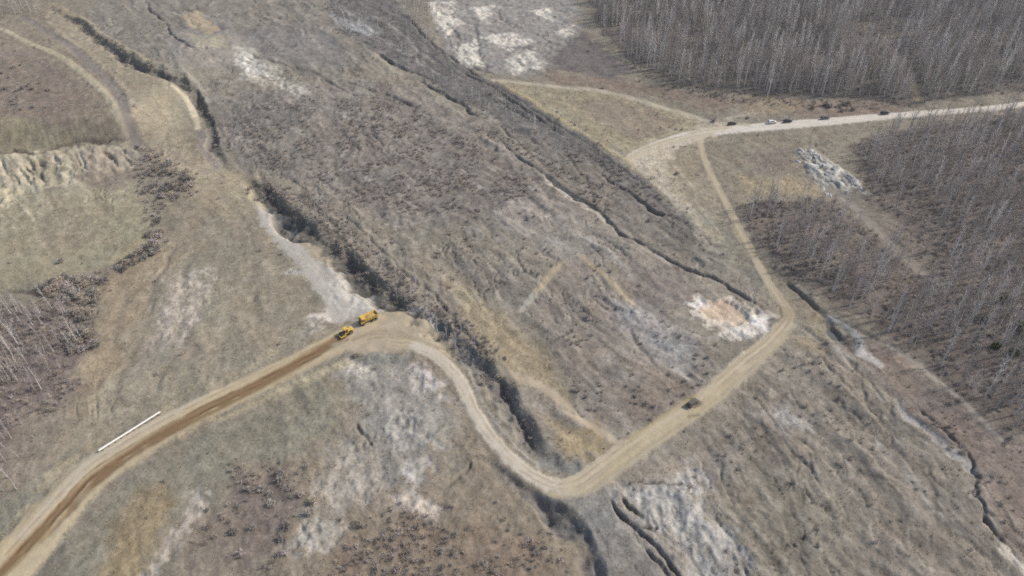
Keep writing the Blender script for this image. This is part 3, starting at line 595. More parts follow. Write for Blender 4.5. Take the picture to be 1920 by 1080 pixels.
SHEETS = [(0, 'ground', 'grass', 'dry grass hillsides and bare scrubland of the valley', 'ground'),
 (1, 'haul_road', 'dirt', 'wide tan dirt road with dark brown wheel strip at lower left', 'road'),
 (2, 'loop_road', 'dirt', 'narrow tan dirt track looping across the creek embankment in the middle', 'road'),
 (3, 'gravel_road', 'gravel', 'pale gravel road with cars running along the wood at upper right', 'road'),
 (4, 'field_road', 'dirt', 'pale dirt track crossing the tan field above the gravel road', 'road'),
 (5, 'creek_bed', 'mud', 'dark muddy creek beds and gullies winding through the valley', 'creek'),
 (6, 'gravel_flat', 'gravel', 'pale grey gravel flat above the two yellow machines', 'gravel'),
 (8, 'clay_bluff', 'clay', 'eroded pale clay bluff with ribs on the left edge', 'bluff'),
 (9, 'clay_pit', 'clay', 'white and orange clay pit inside the bend of the loop track', 'pit'),
 (10, 'footpath', 'dirt', 'pale curved path along the top of the left hill', 'path'),
 (11, 'footpath', 'dirt', 'grey rutted track beside the pale curved path at top left', 'path'),
 (12, 'footpath', 'dirt', 'short bright path beside the dark creek at upper left', 'path'),
 (13, 'footpath', 'dirt', 'pinkish field path climbing from the loop track to the creek', 'path'),
 (14, 'footpath', 'dirt', 'short straight path in the central field sloping down to the left', 'path'),
 (15, 'footpath', 'dirt', 'faint path in the central field sloping down to the right', 'path'),
 (16, 'footpath', 'dirt', 'thin pale path along the lower edge of the right wood', 'path'),
 (17, 'footpath', 'dirt', 'thin brown path bending through the wood at top right', 'path'),
 (18, 'footpath', 'dirt', 'pale path through the wood below the grey rock outcrop', 'path')]
for c, nm, mk, lab, cat in SHEETS:
    sel = fc == c
    if sel.any(): tagged(sheet(nm, sel, GM[mk]), lab, cat, kind='structure')

def ground_z(x, y):
    """height of the built ground (bilinear on the grid)"""
    x = np.atleast_1d(np.asarray(x, float)); y = np.atleast_1d(np.asarray(y, float))
    i = np.clip(np.searchsorted(ROWS, y) - 1, 0, nr - 2); fy = (y - ROWS[i]) / (ROWS[i + 1] - ROWS[i])
    s = x / HW(y); j = np.clip(np.searchsorted(COLS, s) - 1, 0, nc - 2); fx = np.clip((s - COLS[j]) / (COLS[j + 1] - COLS[j]), 0, 1)
    zz = Z.reshape(shp)
    return (zz[i, j] * (1 - fx) + zz[i, j + 1] * fx) * (1 - fy) + (zz[i + 1, j] * (1 - fx) + zz[i + 1, j + 1] * fx) * fy
def cls_at(x, y):
    i = np.clip(np.searchsorted(ROWS, y) - 1, 0, nr - 2); s = x / HW(y); j = np.clip(np.searchsorted(COLS, s) - 1, 0, nc - 2)
    return CLS.reshape(shp)[i, j]
def gz(x, y): return float(ground_z(x, y)[0])
# ------------------------------------------------------------------ vegetation
def mask_at(name, x, y):
    i = np.clip(np.searchsorted(ROWS, y) - 1, 0, nr - 2); s = x / HW(y); j = np.clip(np.searchsorted(COLS, s) - 1, 0, nc - 2)
    return MASKS[name].reshape(shp)[i, j]
bark = mat('grey_bark', (.52, .50, .47), .9, var=.25, scale=2, inst=.25)
bark_dark = mat('brown_bark', (.17, .15, .135), .9, var=.25, scale=2)
twigs = mat('bare_twigs', (.38, .33, .315), .9, var=.2, scale=.6, inst=.5)
twigs_warm = mat('warm_twigs', (.40, .34, .28), .9, var=.2, scale=.6, inst=.3)
twigs_grey = mat('grey_twigs', (.60, .57, .545), .9, var=.2, scale=.6, inst=.35)
twigs_dim = mat('dim_twigs', (.34, .315, .285), .9, var=.2, scale=.6, inst=.3)
straw = mat('dry_grass_blades', (.36, .31, .215), .9, var=.2, scale=.5)
green = mat('evergreen_leaves', (.075, .105, .035), .8, var=.3, scale=2)

def tube(V, Fc, pts, radii, n):
    base = len(V); pts = [Vector(p) for p in pts]
    for k, p in enumerate(pts):
        d = (pts[min(k + 1, len(pts) - 1)] - pts[max(k - 1, 0)]).normalized()
        a = d.orthogonal().normalized(); b = d.cross(a)
        for q in range(n):
            t = 2 * math.pi * q / n
            V.append(p + (a * math.cos(t) + b * math.sin(t)) * radii[k])
    for k in range(len(pts) - 1):
        for q in range(n):
            Fc.append((base + k * n + q, base + k * n + (q + 1) % n, base + (k + 1) * n + (q + 1) % n, base + (k + 1) * n + q))
def sliver(V, Fc, p, q, wd, r):
    d = (q - p); s = d.cross(Vector((r.uniform(-1, 1), r.uniform(-1, 1), r.uniform(-1, 1)))).normalized() * wd
    k = len(V); V += [p - s, p + s, q]; Fc.append((k, k + 1, k + 2))
def mesh_from(name, V, Fc, m):
    me = bpy.data.meshes.new(name); me.from_pydata([tuple(v) for v in V], [], Fc); me.materials.append(m); me.update(); return me
def bare_tree(seed, h, spread, nb, tw, wd=.045, low=.3, fl=1.0):
    """trunk and crown of a leafless forest tree"""
    r = random.Random(seed); TV, TF, CV, CF = [], [], [], []
    pts = []; dx, dy = r.uniform(-.04, .04), r.uniform(-.04, .04); ph = r.uniform(0, 6)
    for k in range(6):
        t = k / 5; pts.append(Vector((dx * h * t + .012 * h * math.sin(ph + 4 * t), dy * h * t + .012 * h * math.cos(ph + 5 * t), h * t - .3 * (k == 0))))
    rad = [.0165 * h * (1 - .82 * t / 5) for t in range(6)]; rad[0] *= 1.25
    tube(TV, TF, pts, rad, 5)
    for b in range(nb):
        t = low + (1 - low) * ((b + r.random()) / nb); f = t * 5; i = min(int(f), 4)
        p = pts[i].lerp(pts[i + 1], f - i)
        az = b * 2.4 + r.uniform(-.5, .5); ln = spread * h * (1.15 - .75 * abs(t - .45)) * r.uniform(.6, 1.1)
        up = r.uniform(fl, fl * 2.6)
        d = Vector((math.cos(az), math.sin(az), up)).normalized()
        m_ = p + d * ln * .5; e = p + d * ln + Vector((0, 0, .12 * ln))
        tube(CV, CF, [p, m_, e], [.05 * h / 12, .035 * h / 12, .008], 3)
        for k in range(tw):
            u = r.uniform(.2, 1.0); q = p.lerp(e, u)
            dd = (d + Vector((r.uniform(-1, 1), r.uniform(-1, 1), r.uniform(-.3, 1.0)))).normalized()
            sliver(CV, CF, q, q + dd * ln * r.uniform(.25, .55), wd, r)
    return TV, TF, CV, CF
def bush(seed, rad, h, ns, tw, wd=.05):
    r = random.Random(seed); V, Fc = [], []
    for s in range(ns):
        az = s * 2.4 + r.uniform(-.4, .4); q = math.sqrt((s + .5) / ns)
        p = Vector((math.cos(az) * rad * .25 * q, math.sin(az) * rad * .25 * q, -.1))
        e = Vector((math.cos(az) * rad * q * r.uniform(.45, 1.3), math.sin(az) * rad * q * r.uniform(.45, 1.3), h * (1 - .5 * q * q) * r.uniform(.45, 1.25)))
        tube(V, Fc, [p, e], [.035, .012], 3)
        for k in range(tw):
            b = p.lerp(e, r.uniform(.35, 1)); dd = Vector((r.uniform(-1, 1), r.uniform(-1, 1), r.uniform(-.2, 1.0))).normalized()
            sliver(V, Fc, b, b + dd * rad * r.uniform(.25, .6), wd, r)
    return V, Fc
def tuft(seed, n, rad, h):
    r = random.Random(seed); V, Fc = [], []
    for k in range(n):
        a = r.uniform(0, 6.28); q = rad * math.sqrt(r.random()); p = Vector((q * math.cos(a), q * math.sin(a), -.05))
        e = p + Vector((math.cos(a) * h * r.uniform(.2, .9), math.sin(a) * h * r.uniform(.2, .9), h * r.uniform(.5, 1.1)))
        sliver(V, Fc, p, e, .05, r)
    return V, Fc

protos = {}
def proto_collection(name, meshes):
    c = bpy.data.collections.new(name)
    for k, me in enumerate(meshes):
        o = bpy.data.objects.new('%s_%02d' % (name, k), me); c.objects.link(o)
    protos[name] = c; return c
def joined(name, TV, TF, CV, CF, m1, m2):
    n = len(TV); me = bpy.data.meshes.new(name)
    me.from_pydata([tuple(v) for v in TV + CV], [], TF + [tuple(i + n for i in f) for f in CF])
    me.materials.append(m1); me.materials.append(m2)
    mi = np.zeros(len(me.polygons), np.int32); mi[len(TF):] = 1; me.polygons.foreach_set('material_index', mi); me.update(); return me
TREES = [bare_tree(100 + k, [14, 13, 14, 12, 11, 9][k], [.15, .17, .14, .19, .25, .34][k], [24, 24, 24, 28, 26, 28][k], 6, low=[.3, .28, .32, .22, .2, .1][k], fl=[1.2, 1.0, 1.3, .8, .6, .3][k]) for k in range(6)]
tmesh = [(mesh_from('trunk', a, b, bark), mesh_from('crown', c, d, [twigs_grey, twigs, twigs_grey, twigs_warm, twigs, twigs][k])) for k, (a, b, c, d) in enumerate(TREES)]
proto_collection('wood_trees', [joined('wood_tree', *t, bark, [twigs_grey, twigs, twigs_grey, twigs_warm, twigs, twigs][k]) for k, t in enumerate(TREES)])
BUSH = [bush(200 + k, 1.0, [1.5, 1.2, 1.8, 1.0][k % 4], 13, 9) for k in range(6)]
proto_collection('scrub', [mesh_from('scrub_bush', v, f, [twigs, twigs_warm, twigs, twigs_dim, twigs_warm, twigs_dim][k]) for k, (v, f) in enumerate(BUSH)])
proto_collection('tufts', [mesh_from('grass_tuft', *tuft(300 + k, 14, .45, .5), straw) for k in range(4)])

def scatter(spacing, prob, y0=64, y1=545, keep_cls=(0, 5, 8), seed=1, margin=1.0):
    g = np.random.default_rng(seed); ys = np.arange(y0, y1, spacing); P = []
    for yy in ys:
        hw = float(HW(yy)) * margin; xs = np.arange(-hw, hw, spacing)
        P.append(np.stack([xs + g.uniform(-.5, .5, len(xs)) * spacing, yy + g.uniform(-.5, .5, len(xs)) * spacing], 1))
    P = np.vstack(P); p = prob(P[:, 0], P[:, 1]); k = g.random(len(P)) < p; P = P[k]
    return P[np.isin(cls_at(P[:, 0], P[:, 1]), keep_cls)]
def stuff_object(name, P, col, scale, label, cat, seed=3):
    """many alike plants as one object: points carrying size, turn and variant, instanced by geometry nodes"""
    g = np.random.default_rng(seed); n = len(P)
    me = bpy.data.meshes.new(name); me.vertices.add(n)
    me.vertices.foreach_set('co', np.column_stack([P, ground_z(P[:, 0], P[:, 1])]).astype(np.float32).ravel())
    a = me.attributes.new('size', 'FLOAT_VECTOR', 'POINT'); s = scale if hasattr(scale, 'shape') else g.uniform(*scale, n)
    q = np.stack([s * g.uniform(.85, 1.2, n), s * g.uniform(.85, 1.2, n), s * g.uniform(.85, 1.15, n)], 1); a.data.foreach_set('vector', q.astype(np.float32).ravel())
    a = me.attributes.new('turn', 'FLOAT_VECTOR', 'POINT'); a.data.foreach_set('vector', np.stack([g.normal(0, .05, n), g.normal(0, .05, n), g.uniform(0, 6.28, n)], 1).astype(np.float32).ravel())
    a = me.attributes.new('kind_index', 'INT', 'POINT'); a.data.foreach_set('value', g.integers(0, len(protos[col].objects), n).astype(np.int32))
    o = bpy.data.objects.new(name, me); sc.collection.objects.link(o)
    ng = bpy.data.node_groups.new(name + '_nodes', 'GeometryNodeTree')
    ng.interface.new_socket('Geometry', in_out='INPUT', socket_type='NodeSocketGeometry'); ng.interface.new_socket('Geometry', in_out='OUTPUT', socket_type='NodeSocketGeometry')
    N, L = ng.nodes, ng.links
    gi, go = N.new('NodeGroupInput'), N.new('NodeGroupOutput')
    ci = N.new('GeometryNodeCollectionInfo'); ci.inputs[0].default_value = protos[col]; ci.inputs[1].default_value = True; ci.inputs[2].default_value = True
    ip = N.new('GeometryNodeInstanceOnPoints'); ip.inputs['Pick Instance'].default_value = True
    def attr(nm, t):
        k = N.new('GeometryNodeInputNamedAttribute'); k.data_type = t; k.inputs[0].default_value = nm; return k.outputs[0]
    L.new(gi.outputs[0], ip.inputs['Points']); L.new(ci.outputs[0], ip.inputs['Instance'])
    L.new(attr('kind_index', 'INT'), ip.inputs['Instance Index']); L.new(attr('size', 'FLOAT_VECTOR'), ip.inputs['Scale'])
    e2r = N.new('FunctionNodeEulerToRotation'); L.new(attr('turn', 'FLOAT_VECTOR'), e2r.inputs[0]); L.new(e2r.outputs[0], ip.inputs['Rotation'])
    L.new(ip.outputs[0], go.inputs[0])
    md = o.modifiers.new('plants', 'NODES'); md.node_group = ng
    return tagged(o, label, cat, kind='stuff')

# --- woods
def in_view(P, z=0.0):
    c, s = math.cos(PITCH), math.sin(PITCH); dep = P[:, 1] * c + (H - z) * s
    u = 960 + F * P[:, 0] / dep; v = 540 + F * ((H - z) * c - P[:, 1] * s) / dep
    return (u > -5) & (u < 1925) & (v > 0) & (v < 1090), u, v
def poly_prob(pts, soft=3):
    P = WP(pts)
    def f(x, y):
        idx, s = sd_poly(P, x, y, 20); out = np.zeros(len(x)); out[idx] = sstep(soft, -soft, s); return out
    return f
def line_prob(pts, wid, soft=1.5):
    P = WP(pts)
    def f(x, y):
        idx, d, t, s = dist_line(P, x, y, wid + 5); out = np.zeros(len(x)); out[idx] = sstep(wid / 2 + soft, wid / 2 - soft, d); return out
    return f
thin = lambda x, y: np.clip(.66 + 1.0 * fbm(x, y, 9, 2, 5) + .7 * fbm(x, y, 34, 2, 6), .06, 1)
PATH17 = line_prob([(1730,62),(1665,72),(1668,97),(1690,130),(1712,162),(1720,190)], 9)
def ragged(nm, x, y):
    """a wood thins out raggedly towards its margin"""
    k = 0
    for ax, ay in ((0, 0), (5, 0), (-5, 0), (0, 5), (0, -5), (4, 4), (-4, -4), (4, -4), (-4, 4)): k = k + mask_at(nm, x + ax, y + ay) / 9
    return mask_at(nm, x, y) * sstep(.3, .9, k + .35 * fbm(x, y, 7, 2, 31))
PT = scatter(3.2, lambda x, y: ragged('wood_top', x, y) * thin(x, y) * (1 - .95 * PATH17(x, y)), 300, 620, (0,), 41, 1.05)
PR = scatter(3.6, lambda x, y: ragged('wood_right', x, y) * (1 - .85 * mask_at('clearing', x, y)) * thin(x, y), 120, 420, (0,), 42, 1.05)
PL = scatter(3.0, lambda x, y: mask_at('wood_left', x, y) * thin(x, y) * poly_prob([(-150,572),(130,578),(150,640),(120,700),(60,750),(-150,770)])(x, y), 120, 300, (0,), 43, 1.05)
PL2 = scatter(3.4, lambda x, y: .8 * np.maximum(poly_prob([(-150,780),(30,790),(50,880),(20,940),(-150,1010)])(x, y), poly_prob([(-150,-30),(80,-20),(70,30),(-150,40)])(x, y)), 70, 520, (0,), 44, 1.05)
PC = scatter(2.8, lambda x, y: .8 * np.maximum(poly_prob([(715,-60),(800,-60),(815,40),(780,60)], 4)(x, y), np.maximum(mask_at('shale', x, y) * .22, .5 * line_prob([(585,385),(640,440),(700,500),(770,555),(830,600),(890,650)], 8)(x, y))), 120, 560, (0, 5), 45, 1.0)
woods = [(PT, (.95, 1.35), 'top'), (PR, (.75, 1.15), 'right'), (PL, (.5, .75), 'left'), (PL2, (.4, .6), 'left2'), (PC, (.32, .6), 'creek')]
allP, allS, allW = [], [], []
for P, s, nm in woods:
    allP.append(P); allS.append(rng.uniform(*s, len(P))); allW += [nm] * len(P)
allP = np.vstack(allP); allS = np.concatenate(allS); allW = np.array(allW)
vis, uu, vv = in_view(allP)
size = allS / np.hypot(np.hypot(allP[:, 0], allP[:, 1]), H) * vis
pick = np.zeros(len(allP), bool); pick[np.argsort(-size)[:300]] = True
pick &= vis
TLAB = {'top': ('bare grey tree in the large wood along the top right', 'trees of the top right wood'),
        'right': ('bare grey tree in the wood right of the loop track', 'trees of the right wood'),
        'left': ('bare grey tree in the small wood on the left edge', 'trees of the left edge wood'),
        'left2': ('bare grey tree in the thin belt left of the wide dirt road', 'trees left of the wide dirt road'),
        'creek': ('small bare grey tree on the creek bank or dark slope above it', 'trees on the dark creek slope')}
zs = ground_z(allP[:, 0], allP[:, 1])
for i in np.nonzero(pick)[0]:
    k = i % 6
    e = bpy.data.objects.new('bare_tree', None); sc.collection.objects.link(e)
    e.location = (allP[i, 0], allP[i, 1], zs[i]); e.rotation_euler = (rng.normal(0, .04), rng.normal(0, .04), rng.uniform(0, 6.28))
    e.scale = (allS[i],) * 2 + (allS[i] * rng.uniform(.9, 1.15),)
    lab, gr = TLAB[allW[i]]; tagged(e, lab, 'tree', gr)
    for nm, me in (('trunk', tmesh[k][0]), ('crown', tmesh[k][1])):
        o = bpy.data.objects.new(nm, me); sc.collection.objects.link(o); o.parent = e
stuff_object('woodland', allP[~pick], 'wood_trees', allS[~pick], 'mass of leafless grey woodland behind the nearer trees', 'woodland')

# --- scrub as ground cover
BELT = line_prob([(490,352),(585,385),(640,440),(700,500),(770,555),(830,600),(890,650),(925,690)], 12)
BELT2 = line_prob([(905,240),(960,270),(1010,300),(1080,340),(1140,390)], 7)
BELT3 = line_prob([(100,15),(165,55),(258,118),(340,145),(385,210),(420,290)], 5)
BELT4 = line_prob([(940,700),(975,770),(1010,830)], 6)
EDGE = line_prob([(1180,120),(1270,168),(1400,190),(1500,192),(1640,200)], 8)
THICK = poly_prob([(255,275),(300,285),(365,330),(360,365),(310,375),(285,440),(262,360),(250,320)], 4); THICK2 = poly_prob([(70,550),(120,512),(200,512),(200,545),(170,575),(185,645),(130,668)], 4); THICK3 = line_prob([(210,505),(250,485),(300,455)], 5)
def scrub_p(x, y):
    p = .6 * mask_at('scrub', x, y) * sstep(-.35, .35, fbm(x, y, 11, 3, 7)) + .16 * mask_at('sparse', x, y) * (fbm(x, y, 6, 2, 70) > .1) + .85 * mask_at('scrub2', x, y) * sstep(-.4, .3, fbm(x, y, 9, 3, 17)) + .3 * mask_at('shale', x, y) * sstep(-.1, .5, fbm((x * dv[0] + y * dv[1]) / 4, -x * dv[1] + y * dv[0], 5, 2, 27)) + .14 * mask_at('low', x, y) * (fbm(x, y, 6, 2, 71) > .15)
    p = p + .3 * mask_at('wood_right', x, y) + .2 * mask_at('wood_top', x, y) + .6 * mask_at('wood_left', x, y) * (fbm(x, y, 10, 2, 15) > -.1)
    for b, k in ((BELT, .7), (BELT2, .45), (BELT3, .3), (BELT4, .25), (EDGE, .4), (THICK, .5), (THICK2, .5), (THICK3, .5)): p = np.maximum(p, k * b(x, y))
    return np.maximum(p, .004)
PS = scatter(1.55, scrub_p, keep_cls=(0, 5), seed=51)
stuff_object('scrub', PS, 'scrub', (.4, 1.15), 'low leafless purple brown scrub covering the slopes', 'scrub')
PG = scatter(1.5, lambda x, y: .28 + .4 * np.clip(fbm(x, y, 7, 2, 99), 0, 1) - .25 * mask_at('wood_top', x, y), 64, 380, (0,), 52)
stuff_object('dry_grass', PG, 'tufts', (.6, 1.3), 'dry straw coloured grass tufts on the open slopes', 'grass')

# --- bushes that stand out singly
bmesh_ = [mesh_from('branches', *bush(400 + k, 1.0, 1.15, 22, 14, .05), [twigs, twigs_dim, twigs_warm, twigs_dim][k]) for k in range(4)]
stem_m = [mesh_from('stem', *(lambda V, Fc: (tube(V, Fc, [(0, 0, -.15), (.02, .02, .5)], [.08, .03], 5), (V, Fc))[1])([], []), bark_dark)]
gmesh = mesh_from('foliage', *bush(470, 1.0, 1.4, 30, 26, .11), green)
def bush_thing(px, py, s, lab, group=None, leaf=False, k=0, name='bare_bush'):
    x, y = W(px, py)
    e = bpy.data.objects.new(name, None); sc.collection.objects.link(e); e.location = (x, y, gz(x, y)); e.rotation_euler = (0, 0, random.uniform(0, 6.28)); e.scale = (s, s, s * random.uniform(.85, 1.1))
    tagged(e, lab, 'bush', group)
    for nm, me in (('foliage' if leaf else 'branches', gmesh if leaf else bmesh_[k % 4]), ('stem', stem_m[0])):
        o = bpy.data.objects.new(nm, me); sc.collection.objects.link(o); o.parent = e
def clump(pts, n, smin, smax, lab, group):
    P = np.array(pts, float); lo, hi = P.min(0), P.max(0); c = 0; r = random.Random(len(lab) * 7 + n); placed = []
    for _ in range(4000):
        if c >= n: break
        x, y = r.uniform(lo[0], hi[0]), r.uniform(lo[1], hi[1]); ins = False
        for i in range(len(P)):
            a, b = P[i], P[(i + 1) % len(P)]
            if (a[1] > y) != (b[1] > y) and x < (b[0] - a[0]) * (y - a[1]) / (b[1] - a[1]) + a[0]: ins = not ins
        if not ins or any(abs(x - q[0]) < 7 and abs(y - q[1]) < 5 for q in placed): continue
        placed.append((x, y)); bush_thing(x, y, r.uniform(smin, smax), lab, group, k=r.randrange(4)); c += 1
clump([(255,275),(300,285),(365,330),(360,365),(310,375),(285,395),(262,360),(250,320)], 30, 1.0, 2.4, 'dark bare bush in the thicket right of the clay bluff', 'bushes right of the clay bluff')
clump([(285,400),(310,410),(300,450),(275,445)], 8, 1.2, 1.9, 'dark bare bush below the bluff thicket', 'bushes below the bluff thicket')
clump([(212,498),(240,480),(295,455),(300,470),(260,495),(225,512)], 14, 1.5, 2.5, 'dark bare bush in the short hedge on the left slope', 'bushes of the short hedge')
clump([(70,550),(120,512),(200,512),(200,545),(170,575),(130,570)], 26, 1.4, 2.4, 'purple brown bush in the thicket above the left edge wood', 'bushes above the left edge wood')
clump([(130,580),(175,580),(160,620),(185,645),(180,668),(135,668),(120,630)], 18, 1.5, 2.6, 'dark bush on the open side of the left edge wood', 'bushes beside the left edge wood')
clump([(0,140),(40,120),(90,160),(90,215),(50,230),(0,190)], 18, .9, 1.6, 'low purple bush on the brown hill at upper left', 'bushes on the upper left hill')
clump([(1515,198),(1595,196),(1600,210),(1520,212)], 9, 1.2, 1.9, 'dark bush in the dense clump above the gravel road', 'bushes above the gravel road')
clump([(420,900),(560,870),(600,960),(520,1050),(420,1040)], 16, .9, 1.6, 'brown bare bush in the thicket below the wide dirt road', 'bushes below the wide dirt road')
bush_thing(1338, 228, 1.7, 'lone dark bush at the junction of gravel road and field track', k=0)
bush_thing(1401, 222, 1.1, 'small grey bush above the gravel road between two tracks', k=1)
bush_thing(115, 492, 1.5, 'small lone bush at the end of the pale line in the left field', k=0)
bush_thing(1130, 166, 1.3, 'small lone bush on the upper side of the field track', k=3)
bush_thing(668, 668, 1.3, 'dark reddish brown bush beside the road below the yellow roller', k=2)
bush_thing(1268, 328, 1.3, 'dark bush between the loop track and the field edge', k=0)
bush_thing(1910, 618, 2.4, 'green leafy bush at the right edge of the wood', leaf=True, name='evergreen_bush')
bush_thing(1555, 118, 2.0, 'green leafy bush deep inside the top right wood', leaf=True, name='evergreen_bush')
for gx, gy in ((1882, 566), (1866, 652), (1900, 664), (1846, 604)):
    bush_thing(gx, gy, 1.7, 'small green leafy bush among the trees at the right edge', 'green bushes at the right edge', leaf=True, name='evergreen_bush')
# ------------------------------------------------------------------ machines, cars, pipe, rocks
class MB:
    """collects shapes into one mesh"""
    def __init__(s): s.V, s.F = [], []
    def box(s, c, d, top=(1, 1), rot=0.0):
        cx, cy, cz = c; k = len(s.V)
        for z, f in ((-1, (1, 1)), (1, top)):
            for x, y in ((-1, -1), (1, -1), (1, 1), (-1, 1)):
                s.V.append(Vector((cx + x * d[0] / 2 * f[0], cy + y * d[1] / 2 * f[1], cz + z * d[2] / 2)))
        s.F += [tuple(k + i for i in f) for f in ((3, 2, 1, 0), (4, 5, 6, 7), (0, 1, 5, 4), (1, 2, 6, 5), (2, 3, 7, 6), (3, 0, 4, 7))]; return s
    def prism(s, prof, w, wt=None):
        """side profile (x, z) extruded across y; wt = half-width scale per point"""
        k = len(s.V); n = len(prof); wt = wt or [1] * n
        for sg in (-1, 1):
            for (x, z), f in zip(prof, wt): s.V.append(Vector((x, sg * w / 2 * f, z)))
        s.F += [tuple(range(k + n - 1, k - 1, -1)), tuple(range(k + n, k + 2 * n))]
        s.F += [(k + i, k + (i + 1) % n, k + n + (i + 1) % n, k + n + i) for i in range(n)]; return s
    def cyl(s, a, b, r, n=16, r2=None):
        a, b = Vector(a), Vector(b); d = (b - a).normalized(); u = d.orthogonal().normalized(); v = d.cross(u); k = len(s.V)
        for p, q in ((a, r), (b, r2 or r)):
            for i in range(n): t = 2 * math.pi * i / n; s.V.append(p + (u * math.cos(t) + v * math.sin(t)) * q)
        s.F += [(k + i, k + (i + 1) % n, k + n + (i + 1) % n, k + n + i) for i in range(n)]
        s.F += [tuple(range(k + n - 1, k - 1, -1)), tuple(range(k + n, k + 2 * n))]; return s
    def quad(s, *p): k = len(s.V); s.V += [Vector(q) for q in p]; s.F.append(tuple(range(k, k + len(p)))); return s
    def mesh(s, name, m, bevel=0.0):
        me = bpy.data.meshes.new(name); me.from_pydata([tuple(v) for v in s.V], [], s.F)
        bm = bmesh.new(); bm.from_mesh(me); bmesh.ops.recalc_face_normals(bm, faces=bm.faces)
        if bevel: bmesh.ops.bevel(bm, geom=[e for e in bm.edges], offset=bevel, segments=2, affect='EDGES', profile=.6)
        bm.to_mesh(me); bm.free(); me.materials.append(m); me.update(); return me
    def build(s, name, m, parent, bevel=0.0, label=None):
        o = bpy.data.objects.new(name, s.mesh(name, m, bevel)); sc.collection.objects.link(o); o.parent = parent
        if label: o['label'] = label
        return o
def root(name, px, py, head, label, cat, group=None, dz=0.0):
    """an Empty on the ground below a photo pixel; head = pixel it faces"""
    x, y = W(px, py); hx, hy = W(*head)
    e = bpy.data.objects.new(name, None); sc.collection.objects.link(e)
    z = gz(x, y)
    d = Vector((hx - x, hy - y, 0)).normalized()
    zf, zb = gz(x + d.x * 2, y + d.y * 2), gz(x - d.x * 2, y - d.y * 2)
    e.location = (x, y, max(z, (zf + zb) / 2) + dz); e.rotation_euler = (0, -math.atan2(zf - zb, 4), math.atan2(d.y, d.x))
    return tagged(e, label, cat, group)
yellow = mat('yellow_machine_paint', (.70, .46, .09), .55, var=.28, scale=1.6, spec=.5)
yellow_dusty = mat('dusty_yellow_steel', (.50, .37, .13), .7, var=.2, scale=1.5)
black = mat('black_rubber', (.025, .025, .025), .8)
dark_steel = mat('dark_steel', (.10, .09, .08), .5, .6, var=.25)
rim_m = mat('grey_rim', (.35, .33, .30), .5, .4)
glass = mat('dark_glass', (.03, .035, .04), .08, spec=.7, var=.02)
lamp_m = mat('lamp_lens', (.75, .73, .68), .2, spec=.6)
red_m = mat('red_lens', (.35, .03, .02), .3)
frame_m = mat('dark_frame', (.06, .06, .06), .6)

def wheel(parent, x, y, r, wd, name='wheel'):
    s = 1 if y > 0 else -1
    b = MB().cyl((x, y - wd / 2, r), (x, y + wd / 2, r), r, 20); 
    o = b.build(name, black, parent, .03)
    MB().cyl((x, y + s * (wd / 2 - .02), r), (x, y + s * (wd / 2 + .03), r), r * .56, 14).build('rim', rim_m, o)
    MB().cyl((x, y + s * wd / 2, r), (x, y + s * (wd / 2 + .07), r), r * .2, 10).build('hub', dark_steel, o)

# --- dump truck
t = root('dump_truck', 692, 604, (648, 624), 'yellow dump truck with open bed standing behind the roller on the road', 'truck'); t.scale = (.84, .9, .9)
MB().box((-.2, 0, .95), (7.4, 1.0, .35)).build('chassis', dark_steel, t)
c = MB().prism([(2.15, .95), (3.55, .95), (3.75, 1.2), (3.7, 1.75), (3.35, 2.75), (2.2, 2.85)], 2.4, [1, 1, 1, 1, .92, .92]).build('cab', yellow, t, .05)
MB().quad((3.72, -1.0, 1.85), (3.72, 1.0, 1.85), (3.43, .92, 2.65), (3.43, -.92, 2.65)).build('windscreen', glass, c)
for s in (-1, 1):
    MB().quad((2.4, s * 1.212, 1.8), (3.5, s * 1.205, 1.8), (3.28, s * 1.13, 2.62), (2.4, s * 1.13, 2.62)).build('side_window', glass, c)
    MB().box((3.62, s * 1.42, 2.1), (.12, .22, .45)).cyl((3.5, s * 1.15, 2.3), (3.6, s * 1.4, 2.3), .02, 6).build('mirror', frame_m, c)
    MB().box((3.79, s * .85, 1.28), (.06, .34, .22)).build('headlight', lamp_m, c)
    MB().box((3.2, s * 1.24, .75), (1.1, .12, .28)).build('step', dark_steel, c)
MB().box((3.8, 0, 1.35), (.05, 1.1, .55)).build('grille', frame_m, c)
MB().box((3.82, 0, .82), (.2, 2.45, .32)).build('bumper', dark_steel, t, .03)
for k, x in enumerate((2.3, 2.45)): pass
b = MB()
def tub(b, x0, x1, w0, w1, z0, z1, th):
    o = [(x0 + .35, -w0 / 2, z0), (x1 - .15, -w0 / 2, z0), (x1 - .15, w0 / 2, z0), (x0 + .35, w0 / 2, z0), (x0, -w1 / 2, z1), (x1, -w1 / 2, z1), (x1, w1 / 2, z1), (x0, w1 / 2, z1)]
    i = [(p[0] + (th if p[0] < 0 else -th), p[1] - math.copysign(th, p[1]), p[2] + (th if p[2] == z0 else 0)) for p in o]
    k = len(b.V); b.V += [Vector(p) for p in o + i]
    F_ = [(3, 2, 1, 0)] + [(a, (a + 1) % 4, 4 + (a + 1) % 4, 4 + a) for a in range(4)] + [(8, 9, 10, 11)] + [(8 + (a + 1) % 4, 8 + a, 12 + a, 12 + (a + 1) % 4) for a in range(4)] + [(4 + a, 4 + (a + 1) % 4, 12 + (a + 1) % 4, 12 + a) for a in range(4)]
    b.F += [tuple(k + v for v in f) for f in F_]
tub(b, -3.9, 2.0, 2.2, 2.9, 1.2, 2.75, .09)
bed = b.build('dump_bed', yellow, t)
MB().box((2.35, 0, 2.98), (1.5, 2.7, .08)).box((1.72, 0, 2.8), (.25, 2.7, .4)).build('cab_guard', yellow, bed)
